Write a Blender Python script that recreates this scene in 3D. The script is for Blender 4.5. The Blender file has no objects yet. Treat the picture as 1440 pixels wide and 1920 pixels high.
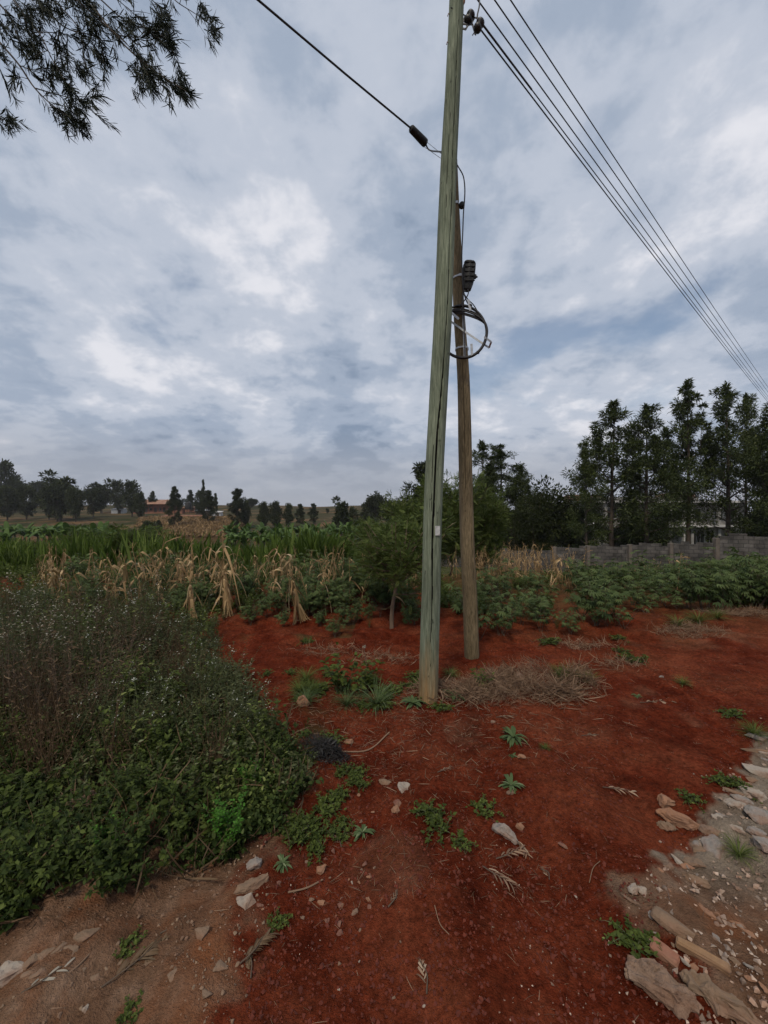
import bpy, math, random
import numpy as np
from mathutils import Vector
random.seed(7); RNG = np.random.default_rng(7)
SC = bpy.context.scene; COL = SC.collection
R = math.radians
# ------------------------------------------------------------------ camera
F = 735.0; CH = 1.6                      # focal length in photo pixels (1440 x 1920), eye height
cam_d = bpy.data.cameras.new('camera'); cam = bpy.data.objects.new('camera', cam_d); COL.objects.link(cam)
cam_d.sensor_fit = 'VERTICAL'; cam_d.angle = 2*math.atan(960/F)
cam.location = (0, 0, CH); cam.rotation_euler = (R(90), 0, 0)
cam_d.clip_start = 0.05; cam_d.clip_end = 6000
SC.camera = cam
# ------------------------------------------------------------------ world, sun, exposure
SUN_EL, SUN_AZ = 52, 200                 # behind and above, veiled by the cloud
w = bpy.data.worlds.new("World"); SC.world = w; w.use_nodes = True
nt = w.node_tree; nt.nodes.clear()
def N(nt, t, **k):
    n = nt.nodes.new(t)
    for a, b in k.items():
        if a.startswith('i_'): n.inputs[a[2:].replace('_', ' ')].default_value = b
        else: setattr(n, a, b)
    return n
def math_n(nt, op, a, b=None, clamp=False):
    n = nt.nodes.new('ShaderNodeMath'); n.operation = op; n.use_clamp = clamp
    for i, v in enumerate((a, b)):
        if v is None: continue
        if isinstance(v, (int, float)): n.inputs[i].default_value = v
        else: nt.links.new(v, n.inputs[i])
    return n.outputs[0]
def ramp(nt, fac, stops, interp='LINEAR'):
    n = nt.nodes.new('ShaderNodeValToRGB'); cr = n.color_ramp; cr.interpolation = interp
    while len(cr.elements) < len(stops): cr.elements.new(0.5)
    for e, (p, c) in zip(cr.elements, stops):
        e.position = p; e.color = (c[0], c[1], c[2], 1) if hasattr(c, '__len__') else (c, c, c, 1)
    nt.links.new(fac, n.inputs[0]); return n.outputs[0]
def mixc(nt, fac, a, b, mode='MIX'):
    n = nt.nodes.new('ShaderNodeMix'); n.data_type = 'RGBA'; n.blend_type = mode
    for s, v in ((n.inputs[0], fac), (n.inputs[6], a), (n.inputs[7], b)):
        if isinstance(v, (int, float)): s.default_value = v
        elif isinstance(v, tuple): s.default_value = (*v, 1)
        else: nt.links.new(v, s)
    return n.outputs[2]
def noise(nt, vec, scale, detail=4, rough=0.5, dist=0.0, out=0):
    n = nt.nodes.new('ShaderNodeTexNoise'); n.inputs['Scale'].default_value = scale
    n.inputs['Detail'].default_value = detail; n.inputs['Roughness'].default_value = rough
    n.inputs['Distortion'].default_value = dist
    if vec is not None: nt.links.new(vec, n.inputs['Vector'])
    return n.outputs[out]
sky = N(nt, 'ShaderNodeTexSky'); sky.sky_type = 'NISHITA'; sky.sun_disc = False
sky.sun_elevation = R(SUN_EL); sky.sun_rotation = R(SUN_AZ); sky.dust_density = 3.0; sky.air_density = 1.2
tc = N(nt, 'ShaderNodeTexCoord'); sep = N(nt, 'ShaderNodeSeparateXYZ'); nt.links.new(tc.outputs['Generated'], sep.inputs[0])
zz = math_n(nt, 'ADD', math_n(nt, 'MAXIMUM', sep.outputs[2], 0.0), 0.30)
cx = math_n(nt, 'DIVIDE', sep.outputs[0], zz); cy = math_n(nt, 'DIVIDE', sep.outputs[1], zz)
cmb = N(nt, 'ShaderNodeCombineXYZ'); nt.links.new(cx, cmb.inputs[0]); nt.links.new(cy, cmb.inputs[1]); cmb.inputs[2].default_value = 3.7
cv = cmb.outputs[0]
n1 = noise(nt, cv, 1.0, 6, 0.5, 0.12)          # broad masses of cloud
n2 = noise(nt, cv, 2.9, 8, 0.55, 0.1)          # billows inside them
n4 = noise(nt, cv, 8.0, 7, 0.58, 0.2)         # small mottling
dens = math_n(nt, 'ADD', math_n(nt, 'ADD', math_n(nt, 'MULTIPLY', n1, 0.46), math_n(nt, 'MULTIPLY', n2, 0.32)), math_n(nt, 'MULTIPLY', n4, 0.22))
cloudcol = ramp(nt, dens, [(0.395, (0.170, 0.220, 0.300)), (0.46, (0.262, 0.310, 0.392)), (0.53, (0.375, 0.410, 0.480)), (0.615, (0.57, 0.575, 0.615))], 'EASE')
n3 = noise(nt, cv, 1.5, 7, 0.55, 0.2)
gap = ramp(nt, n3, [(0.34, 0.75), (0.44, 0.0)], 'EASE')      # thin places where the blue shows
elev = math_n(nt, 'MAXIMUM', sep.outputs[2], 0.0)
hz = ramp(nt, elev, [(0.0, 1.0), (0.07, 0.7), (0.22, 0.0)], 'EASE')
b_sky = N(nt, 'ShaderNodeBackground', i_Strength=0.085); nt.links.new(sky.outputs[0], b_sky.inputs[0])
b_cl = N(nt, 'ShaderNodeBackground', i_Strength=1.0)
cc = mixc(nt, hz, cloudcol, (0.290, 0.305, 0.345))
nt.links.new(cc, b_cl.inputs[0])
mx = N(nt, 'ShaderNodeMixShader')
gap = math_n(nt, 'MULTIPLY', gap, ramp(nt, elev, [(0.12, 0.0), (0.35, 1.0)]))
nt.links.new(gap, mx.inputs[0]); nt.links.new(b_cl.outputs[0], mx.inputs[1]); nt.links.new(b_sky.outputs[0], mx.inputs[2])
wo = N(nt, 'ShaderNodeOutputWorld'); nt.links.new(mx.outputs[0], wo.inputs[0])
sun_d = bpy.data.lights.new('sun', 'SUN'); sun_d.energy = 1.5; sun_d.angle = R(9); sun_d.color = (1, 0.88, 0.70)
sun = bpy.data.objects.new('sun', sun_d); COL.objects.link(sun)
sun.rotation_euler = (R(90-SUN_EL), 0, R(180-SUN_AZ))
SC.view_settings.view_transform = 'Standard'; SC.view_settings.look = 'None'
SC.view_settings.exposure = 0.45; SC.view_settings.gamma = 1
SC.render.engine = 'CYCLES'
SC.cycles.max_bounces = 5; SC.cycles.diffuse_bounces = 3; SC.cycles.glossy_bounces = 2; SC.cycles.transmission_bounces = 3
SC.cycles.transparent_max_bounces = 4; SC.cycles.use_denoising = True; SC.cycles.use_adaptive_sampling = True
SC.cycles.adaptive_threshold = 0.02
# ------------------------------------------------------------------ numpy helpers
def sstep(a, b, x):
    t = np.clip((np.asarray(x, float)-a)/(b-a), 0, 1); return t*t*(3-2*t)
def vnoise(x, y, seed=0):
    x = np.asarray(x, float); y = np.asarray(y, float)
    xi = np.floor(x).astype(np.int64); yi = np.floor(y).astype(np.int64); fx = x-xi; fy = y-yi
    def hsh(a, b):
        n = (a*374761393 + b*668265263 + seed*1442695041) & 0x7fffffff
        n = ((n ^ (n >> 13))*1274126177) & 0x7fffffff
        return ((n ^ (n >> 16)) & 0xffff)/65535.0
    u = fx*fx*(3-2*fx); v = fy*fy*(3-2*fy)
    return (hsh(xi, yi)*(1-u)+hsh(xi+1, yi)*u)*(1-v)+(hsh(xi, yi+1)*(1-u)+hsh(xi+1, yi+1)*u)*v
def fbm(x, y, seed=0, oct=4, gain=0.5):
    s = 0; a = 1; t = 0
    for i in range(oct):
        s = s+a*vnoise(np.asarray(x)*2**i, np.asarray(y)*2**i, seed+i*17); t += a; a *= gain
    return s/t
def height(x, y, fine=True):
    x = np.asarray(x, float); y = np.asarray(y, float)
    h = -2.4*sstep(7.5, 26, y) - 1.6*sstep(26, 52, y)
    left = 1-sstep(-5, 60, x-0.15*y)
    h = h + 3.9*sstep(62, 125, y)*(0.35+0.65*left) + 5.2*sstep(110, 230, y)*(0.35+0.65*left)
    h = h + (fbm(x/40, y/40, 5, 3)-0.5)*2.2*sstep(60, 160, y)
    h = h + (fbm(x/5, y/5, 3, 3)-0.5)*0.35*sstep(5, 14, y)
    h = h + 0.030*np.exp(-(((x-.37)**2+(y-3.31)**2)/.16**2)) + 0.03*np.exp(-(((x-.97)**2+(y-4.34)**2)/.18**2))
    h = h + 0.05*np.exp(-(((x+2.2)/1.1)**2+((y-3.0)/1.1)**2))              # weedy bank
    h = h + 0.10*np.exp(-(((x-3.9)/1.3)**2+((y-5.6)/0.45)**2))             # low ridge of hoed soil on the right
    if fine:
        near = 1-sstep(9, 20, np.hypot(x, y))
        field = sstep(3.9, 4.5, y-0.10*np.abs(x))*near
        h = h + near*(1-sstep(2.4, 3.4, y))*np.sin(x*7+6.6*fbm(x*.8, y*.8, 15, 2)+y*1.2)*0.030
        h = h + near*((fbm(x*1.3, y*1.3, 11, 3)-0.5)*0.10 + (fbm(x*6, y*6, 21, 3)-0.5)*0.030)
        h = h + near*(np.abs(fbm(x*16, y*16, 41, 2)-0.5))*0.050*(0.5+0.8*sstep(.42,.6,fbm(x*1.1,y*1.1,43,2)))
        h = h + field*((fbm(x*3, y*5, 31, 3)-0.5)*0.15)
    return h
def hz_at(x, y): return float(height(np.array([x]), np.array([y]))[0])
def P(px, py, Y): return Vector(((px-720)*Y/F, Y, CH-(py-960)*Y/F))
def G(px, py):
    ys = 0.8*1.01**np.arange(0, 620); xs = (px-720)*ys/F; zs = CH-(py-960)*ys/F
    hh = height(xs, ys, False); k = np.argmax(zs <= hh)
    if zs[k] > hh[k]: k = len(ys)-1
    x, y = float(xs[k]), float(ys[k]); return Vector((x, y, hz_at(x, y)))
class MB:
    def __init__(s): s.V = []; s.F = []; s.T = []; s.M = []; s.n = 0
    def add(s, v, f, t=0.5, m=0):
        v = np.asarray(v, float).reshape(-1, 3)
        if len(v) == 0: return
        s.V.append(v); s.T.append(np.full(len(v), t, float) if np.isscalar(t) else np.asarray(t, float))
        for k in set(map(len, f)) if isinstance(f, list) else [f.shape[1]]:
            a = np.array([q for q in f if len(q) == k], int) if isinstance(f, list) else f
            s.F.append(a+s.n); s.M.append(np.full(len(a), m, int))
        s.n += len(v)
    def build(s, name, mats, parent=None, smooth=True, loc=None):
        me = bpy.data.meshes.new(name)
        if s.n:
            V = np.vstack(s.V)
            if loc is not None: V = V-np.array(loc)
            me.vertices.add(len(V)); me.vertices.foreach_set('co', V.ravel().astype(np.float32))
            nl = sum(a.size for a in s.F); me.loops.add(nl)
            me.loops.foreach_set('vertex_index', np.concatenate([a.ravel() for a in s.F]).astype(np.int32))
            cnt = np.concatenate([np.full(len(a), a.shape[1], int) for a in s.F])
            me.polygons.add(len(cnt)); st = np.concatenate([[0], np.cumsum(cnt)[:-1]])
            me.polygons.foreach_set('loop_start', st.astype(np.int32))
            me.polygons.foreach_set('material_index', np.concatenate(s.M).astype(np.int32))
            me.polygons.foreach_set('use_smooth', np.full(len(cnt), smooth))
            at = me.attributes.new('tint', 'FLOAT', 'POINT'); at.data.foreach_set('value', np.concatenate(s.T).astype(np.float32))
            me.update(calc_edges=True); me.validate()
        for m in (mats if isinstance(mats, (list, tuple)) else [mats]): me.materials.append(m)
        o = bpy.data.objects.new(name, me); COL.objects.link(o)
        if loc is not None and parent is None: o.location = loc
        if parent is not None: o.parent = parent
        return o
def tag(o, label=None, cat=None, group=None, kind=None):
    if label: o['label'] = label
    if cat: o['category'] = cat
    if group: o['group'] = group
    if kind: o['kind'] = kind
    return o
def empty(name, loc, rz=0, s=1):
    o = bpy.data.objects.new(name, None); COL.objects.link(o); o.location = loc; o.rotation_euler = (0, 0, rz)
    o.scale = (s, s, s) if np.isscalar(s) else s; o.empty_display_size = 0.1; return o
def copy_tree(o, parent=None):
    c = o.copy(); COL.objects.link(c)
    if parent is not None: c.parent = parent
    for ch in list(o.children): copy_tree(ch, c)
    return c
def frames(d, roll=None, up=(0, 0, 1)):
    d = np.asarray(d, float); d = d/np.maximum(np.linalg.norm(d, axis=1, keepdims=True), 1e-9)
    s = np.cross(d, np.array(up, float)); ln = np.linalg.norm(s, axis=1, keepdims=True)
    s = np.where(ln < 1e-4, np.array([[1., 0, 0]]), s/np.maximum(ln, 1e-9)); n = np.cross(s, d)
    if roll is not None:
        c, q = np.cos(roll)[:, None], np.sin(roll)[:, None]; s, n = s*c+n*q, n*c-s*q
    return np.stack([s, d, n], axis=2)
def scatter(mb, tmpl, pos, d, scale, tint, roll=None, m=0, width=None):
    tv, tf = tmpl; pos = np.asarray(pos, float); n = len(pos)
    if n == 0: return
    scale = np.broadcast_to(np.asarray(scale, float), (n,)); Rm = frames(d, roll)
    loc = tv[None]*scale[:, None, None]
    if width is not None: loc = loc*np.stack([np.broadcast_to(width, (n,)), np.ones(n), np.ones(n)], 1)[:, None, :]
    v = np.einsum('nij,nkj->nki', Rm, loc)+pos[:, None, :]
    k = len(tv); f = (tf[None]+(np.arange(n)*k)[:, None, None]).reshape(-1, tf.shape[1])
    mb.add(v.reshape(-1, 3), f, np.repeat(np.broadcast_to(np.asarray(tint, float), (n,)), k), m)
def leaf_t(wd=0.3, fold=0.08, droop=0.15):      # ovate leaf, length 1 along +Y, folded along the midrib
    v = np.array([[0, 0, 0], [-wd*.8, .3, fold], [-wd*.7, .65, fold-.3*droop], [0, 1, -droop], [wd*.7, .65, fold-.3*droop], [wd*.8, .3, fold], [0, .35, 0.0], [0, .68, -.3*droop]])
    f = np.array([[0, 6, 1, 1], [6, 7, 2, 1], [7, 3, 2, 2], [0, 5, 6, 6], [6, 5, 4, 7], [7, 4, 3, 3]])
    return v, f
def leaf_s(wd=0.25, fold=0.07, droop=0.1):      # light 4 vertex leaf
    v = np.array([[0, 0, 0], [-wd, .45, fold], [0, 1, -droop], [wd, .45, fold]]); return v, np.array([[0, 2, 1], [0, 3, 2]])
def blade_t(wd=0.03, curve=0.5, seg=4, drop=1.0):   # narrow blade that bends over
    t = np.linspace(0, 1, seg+1); y = np.sin(t*curve*1.5)/(curve*1.5) if curve > 0 else t; z = -drop*curve*t**2*0.5
    ww = wd*np.sin(np.clip(t*0.9+0.1, 0, 1)*math.pi)**0.6; ww[-1] = 0.002
    v = np.concatenate([np.stack([-ww, y, z+wd*.4], 1), np.stack([ww*0, y, z], 1), np.stack([ww, y, z+wd*.4], 1)])
    n = seg+1; f = []
    for i in range(seg): f += [[i, i+n, i+n+1, i+1], [i+n, i+2*n, i+2*n+1, i+n+1]]
    return v, np.array(f)
def tri_leaf(t):       # drop degenerate quads -> used for 8 vertex leaf, convert to triangles
    v, f = t; out = []
    for q in f:
        q = list(dict.fromkeys(q.tolist()))
        out += [q] if len(q) == 3 else [[q[0], q[1], q[2]], [q[0], q[2], q[3]]]
    return v, np.array(out)
LEAF = tri_leaf(leaf_t()); LEAFN = tri_leaf(leaf_t(0.14, 0.04, 0.2)); LS = leaf_s(); LSN = leaf_s(0.10, .03, .15); LSW = leaf_s(0.38, .08, .12)
BL = blade_t(); BLC = blade_t(0.013, 1.2, 5); BLS = blade_t(0.02, 0.25, 3)
def tube(mb, pts, rad, sides=5, tint=0.5, m=0, cap=True):
    pts = np.asarray([tuple(p) for p in pts], float); n = len(pts); rad = np.broadcast_to(np.asarray(rad, float), (n,))
    tg = np.gradient(pts, axis=0); tg /= np.maximum(np.linalg.norm(tg, axis=1, keepdims=True), 1e-9)
    ref = np.array([0, 0, 1.]) if abs(tg[:, 2]).mean() < 0.8 else np.array([0, 1., 0])
    s = np.cross(tg, ref); s /= np.maximum(np.linalg.norm(s, axis=1, keepdims=True), 1e-9); u = np.cross(s, tg)
    a = np.arange(sides)*2*math.pi/sides
    v = pts[:, None]+rad[:, None, None]*(s[:, None]*np.cos(a)[None, :, None]+u[:, None]*np.sin(a)[None, :, None])
    i = np.arange(n-1)[:, None]*sides; j = np.arange(sides)[None]; j2 = (j+1) % sides
    f = np.stack([i+j, i+j2, i+sides+j2, i+sides+j], -1).reshape(-1, 4)
    mb.add(v.reshape(-1, 3), f, tint, m)
    if cap and sides > 2:
        for k in (0, n-1): mb.add(v[k], [list(range(sides)) if k == 0 else list(range(sides))[::-1]], tint, m)
def bez(ps, n=12):     # smooth curve through points (Catmull-Rom)
    ps = [np.array(tuple(p), float) for p in ps]; ps = [2*ps[0]-ps[1]]+ps+[2*ps[-1]-ps[-2]]; out = []
    for i in range(1, len(ps)-2):
        p0, p1, p2, p3 = ps[i-1:i+3]
        for t in np.linspace(0, 1, n, endpoint=False):
            out.append(0.5*((2*p1)+(-p0+p2)*t+(2*p0-5*p1+4*p2-p3)*t*t+(-p0+3*p1-3*p2+p3)*t**3))
    out.append(ps[-2]); return np.array(out)
def box(mb, c, s, rz=0, tint=0.5, m=0, rot=None, bevel=0.0):
    c = np.array(tuple(c), float); s = np.array(s, float)/2
    if bevel <= 0:
        v = np.array([[x, y, z] for x in (-1, 1) for y in (-1, 1) for z in (-1, 1)])*s
        f = [[0, 1, 3, 2], [4, 6, 7, 5], [0, 4, 5, 1], [2, 3, 7, 6], [0, 2, 6, 4], [1, 5, 7, 3]]
    else:
        b = min(bevel, s.min()*.9); vs = []
        for k, (zz_, ins) in enumerate(((-s[2], b), (-s[2]+b, 0), (s[2]-b, 0), (s[2], b))):
            X, Y = s[0]-ins, s[1]-ins; q = b*.7 if ins == 0 else b*.3
            vs += [[X-q, -Y, zz_], [X, -Y+q, zz_], [X, Y-q, zz_], [X-q, Y, zz_], [-X+q, Y, zz_], [-X, Y-q, zz_], [-X, -Y+q, zz_], [-X+q, -Y, zz_]]
        v = np.array(vs); f = [[k*8+j, k*8+(j+1) % 8, k*8+8+(j+1) % 8, k*8+8+j] for k in range(3) for j in range(8)]
        f += [list(range(8))[::-1], list(range(24, 32))]
    if rot is None:
        ca, sa = math.cos(rz), math.sin(rz); Rm = np.array([[ca, -sa, 0], [sa, ca, 0], [0, 0, 1]])
    else: Rm = np.array(rot)
    mb.add(v@Rm.T+c, f, tint, m)
def rnd(n, a=0, b=1): return RNG.uniform(a, b, n)
# ------------------------------------------------------------------ materials
MATS = {}
def newmat(name):
    m = bpy.data.materials.new(name); m.use_nodes = True; t = m.node_tree; t.nodes.clear()
    o = t.nodes.new('ShaderNodeOutputMaterial'); return m, t, o
def tintf(t): a = t.nodes.new('ShaderNodeAttribute'); a.attribute_name = 'tint'; return a.outputs['Fac']
def objrand(t): return t.nodes.new('ShaderNodeObjectInfo').outputs['Random']
def foliage(name, dark, light, trans=0.3, rough=0.6, extra=None):
    m, t, o = newmat(name)
    tf = tintf(t); rn = objrand(t)
    fac = math_n(t, 'ADD', math_n(t, 'MULTIPLY', tf, 0.85), math_n(t, 'MULTIPLY', rn, 0.15), True)
    stops = [(0.0, dark), (0.8, light)] + ([(1.0, extra)] if extra else [])  # extra: palest tone; on green leaves, flecks of light put into the colour
    c = ramp(t, fac, stops)
    pr = N(t, 'ShaderNodeBsdfPrincipled', i_Roughness=rough); pr.inputs['Specular IOR Level'].default_value = 0.14
    t.links.new(c, pr.inputs['Base Color'])
    tr = t.nodes.new('ShaderNodeBsdfTranslucent'); t.links.new(mixc(t, 0.5, c, (0.9, 1.0, 0.5), 'MULTIPLY'), tr.inputs[0])
    ms = t.nodes.new('ShaderNodeMixShader'); ms.inputs[0].default_value = trans
    t.links.new(pr.outputs[0], ms.inputs[1]); t.links.new(tr.outputs[0], ms.inputs[2]); t.links.new(ms.outputs[0], o.inputs[0])
    MATS[name] = m; return m
def solid(name, c1, c2, scale=8, rough=0.8, bump=0.3, bdist=0.01, metal=0, stretch=(1, 1, 1), detail=6, c3=None, usetint=False):
    m, t, o = newmat(name)
    tcn = t.nodes.new('ShaderNodeTexCoord'); mp = t.nodes.new('ShaderNodeMapping'); mp.inputs['Scale'].default_value = stretch
    t.links.new(tcn.outputs['Object'], mp.inputs[0]); v = mp.outputs[0]
    nz = noise(t, v, scale, detail, 0.6)
    st = [(0.32, c1), (0.66, c2)] + ([(0.8, c3)] if c3 else [])
    c = ramp(t, nz, st)
    if name.startswith(('stone', 'brick', 'pebble')): c = mixc(t, ramp(t, noise(t, tcn.outputs['Object'], 9, 5, 0.65), [(0.40, 0.0), (0.60, 0.8)]), c, (0.185, 0.100, 0.062))
    if usetint: c = mixc(t, 1.0, c, ramp(t, tintf(t), [(0, 0.35), (0.5, 1.0), (1, 1.7)]), 'MULTIPLY')
    pr = N(t, 'ShaderNodeBsdfPrincipled', i_Roughness=rough, i_Metallic=metal); t.links.new(c, pr.inputs['Base Color'])
    if bump:
        bp = t.nodes.new('ShaderNodeBump'); bp.inputs['Strength'].default_value = bump; bp.inputs['Distance'].default_value = bdist
        t.links.new(noise(t, v, scale*3.1, 6, 0.65), bp.inputs['Height']); t.links.new(bp.outputs[0], pr.inputs['Normal'])
    t.links.new(pr.outputs[0], o.inputs[0]); MATS[name] = m; return m
foliage('f_weed', (0.0205, 0.0342, 0.0080), (0.1026, 0.1368, 0.0296), extra=(0.2736, 0.3078, 0.1026))
foliage('f_deep', (0.0114, 0.0228, 0.0057), (0.0684, 0.0980, 0.0228), extra=(0.2052, 0.2508, 0.0855))
foliage('f_grey', (0.0251, 0.0342, 0.0125), (0.1140, 0.1300, 0.0570), extra=(0.2850, 0.2964, 0.1710))
foliage('f_bright', (0.030, 0.085, 0.012), (0.075, 0.200, 0.025), extra=(0.12, 0.27, 0.05))
foliage('f_tree', (0.0160, 0.0274, 0.0091), (0.0912, 0.1163, 0.0388), extra=(0.2280, 0.2508, 0.1026), trans=0.22)
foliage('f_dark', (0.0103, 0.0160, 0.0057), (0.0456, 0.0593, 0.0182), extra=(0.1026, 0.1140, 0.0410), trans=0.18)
foliage('f_branch', (0.006, 0.010, 0.006), (0.020, 0.028, 0.014), extra=(0.04, 0.05, 0.028), trans=0.12)
foliage('f_far', (0.016, 0.022, 0.010), (0.058, 0.072, 0.030), extra=(0.11, 0.12, 0.05), trans=0.15)
foliage('f_acacia', (0.0296, 0.0502, 0.0125), (0.1311, 0.1687, 0.0479), extra=(0.2736, 0.3078, 0.1140))
foliage('f_cassava', (0.0274, 0.0502, 0.0171), (0.1231, 0.1653, 0.0593), extra=(0.2964, 0.3306, 0.1596))
foliage('f_napier', (0.030, 0.055, 0.010), (0.112, 0.165, 0.032), extra=(0.20, 0.25, 0.075))
foliage('f_banana', (0.026, 0.055, 0.013), (0.100, 0.160, 0.042), extra=(0.18, 0.24, 0.09))
foliage('f_dry', (0.13, 0.075, 0.036), (0.44, 0.30, 0.155), extra=(0.66, 0.51, 0.32), trans=0.2)
foliage('f_brown', (0.045, 0.028, 0.016), (0.16, 0.105, 0.062), extra=(0.22, 0.17, 0.11), trans=0.1)
foliage('f_straw', (0.070, 0.038, 0.024), (0.29, 0.19, 0.125), extra=(0.45, 0.36, 0.26), trans=0.1)
foliage('f_ash', (0.014, 0.013, 0.013), (0.042, 0.040, 0.040), extra=(0.09, 0.09, 0.09), trans=0.05)
foliage('f_palegrass', (0.035, 0.06, 0.022), (0.11, 0.16, 0.065), extra=(0.26, 0.30, 0.17))
foliage('f_flower', (0.40, 0.40, 0.34), (0.68, 0.68, 0.62), extra=(0.80, 0.80, 0.76), trans=0.2)
foliage('f_seed', (0.22, 0.18, 0.13), (0.46, 0.42, 0.35), extra=(0.62, 0.60, 0.54), trans=0.2)
foliage('f_yellow', (0.16, 0.15, 0.03), (0.34, 0.30, 0.06))
solid('bark', (0.030, 0.022, 0.016), (0.085, 0.064, 0.048), 14, 0.9, 0.6, 0.02, stretch=(1, 1, .25))
solid('bark_pale', (0.07, 0.045, 0.03), (0.19, 0.13, 0.09), 18, 0.9, 0.6, 0.01, stretch=(1, 1, .25))
solid('stem_green', (0.045, 0.060, 0.025), (0.10, 0.11, 0.05), 10, 0.8, 0)
solid('stem_brown', (0.05, 0.034, 0.022), (0.13, 0.09, 0.06), 10, 0.85, 0)
solid('black_plastic', (0.004, 0.004, 0.004), (0.009, 0.009, 0.010), 20, 0.65, 0.1, 0.002)
solid('cable', (0.012, 0.011, 0.012), (0.028, 0.026, 0.028), 20, 0.55, 0)
solid('wire_metal', (0.05, 0.05, 0.052), (0.09, 0.088, 0.09), 20, 0.6, 0, metal=0.3)
solid('galvanised', (0.30, 0.31, 0.32), (0.46, 0.47, 0.48), 30, 0.45, 0.1, 0.002, metal=0.55)
solid('plate_metal', (0.42, 0.43, 0.42), (0.58, 0.59, 0.58), 60, 0.55, 0.1, 0.001, metal=0.2)
solid('rust', (0.10, 0.045, 0.025), (0.22, 0.10, 0.05), 12, 0.85, 0.2, 0.01)
solid('ceramic', (0.006, 0.008, 0.008), (0.020, 0.016, 0.015), 30, 0.45, 0)
solid('concrete', (0.16, 0.155, 0.145), (0.30, 0.29, 0.27), 1.2, 0.9, 0.2, 0.02, c3=(0.36, 0.35, 0.33))
solid('pillar_stone', (0.085, 0.072, 0.062), (0.15, 0.125, 0.105), 3, 0.95, 0.3, 0.02)
solid('concrete_pale', (0.34, 0.33, 0.32), (0.52, 0.51, 0.49), 1.2, 0.9, 0.1, 0.02)
solid('glass_dark', (0.006, 0.007, 0.008), (0.014, 0.015, 0.016), 3, 0.15, 0)
solid('tin_grey', (0.24, 0.25, 0.26), (0.40, 0.41, 0.42), 1.5, 0.5, 0.1, 0.02, metal=0.2)
solid('tin_rust', (0.20, 0.085, 0.05), (0.34, 0.20, 0.13), 0.8, 0.7, 0.1, 0.02, c3=(0.4, 0.3, 0.24))
solid('mud_wall', (0.16, 0.060, 0.036), (0.26, 0.12, 0.075), 1.0, 0.9, 0.2, 0.03)
solid('wood_dark', (0.03, 0.02, 0.015), (0.07, 0.05, 0.035), 4, 0.8, 0.2, 0.01)
solid('stone_grey', (0.16, 0.145, 0.13), (0.34, 0.31, 0.28), 14, 0.9, 0.7, 0.01, c3=(0.44, 0.41, 0.37), detail=9)
solid('stone_pale', (0.26, 0.22, 0.18), (0.42, 0.37, 0.31), 10, 0.9, 0.6, 0.01, c3=(0.50, 0.45, 0.39), detail=9)
solid('stone_brown', (0.13, 0.085, 0.055), (0.26, 0.18, 0.115), 10, 0.9, 0.6, 0.01, c3=(0.34, 0.25, 0.17), detail=9)
solid('stone_orange', (0.20, 0.095, 0.050), (0.38, 0.20, 0.115), 11, 0.9, 0.6, 0.01, c3=(0.45, 0.32, 0.22), detail=9)
solid('stone_pink', (0.15, 0.095, 0.065), (0.32, 0.215, 0.15), 26, 0.9, 1.0, 0.012, c3=(0.46, 0.36, 0.28), detail=9)
solid('stone_red', (0.12, 0.045, 0.032), (0.20, 0.085, 0.06), 12, 0.9, 0.5, 0.01)
solid('brick_red', (0.21, 0.085, 0.052), (0.30, 0.135, 0.085), 30, 0.9, 0.4, 0.004)
solid('brick_tan', (0.19, 0.105, 0.050), (0.29, 0.175, 0.09), 30, 0.9, 0.4, 0.004)
solid('clod', (0.070, 0.012, 0.005), (0.135, 0.026, 0.011), 30, 0.95, 0.5, 0.005)
solid('pebble', (0.20, 0.14, 0.105), (0.42, 0.33, 0.265), 4, 0.9, 0.0, 0.01, usetint=True)
solid('paper', (0.55, 0.57, 0.58), (0.72, 0.73, 0.74), 20, 0.6, 0.1, 0.002)
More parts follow.
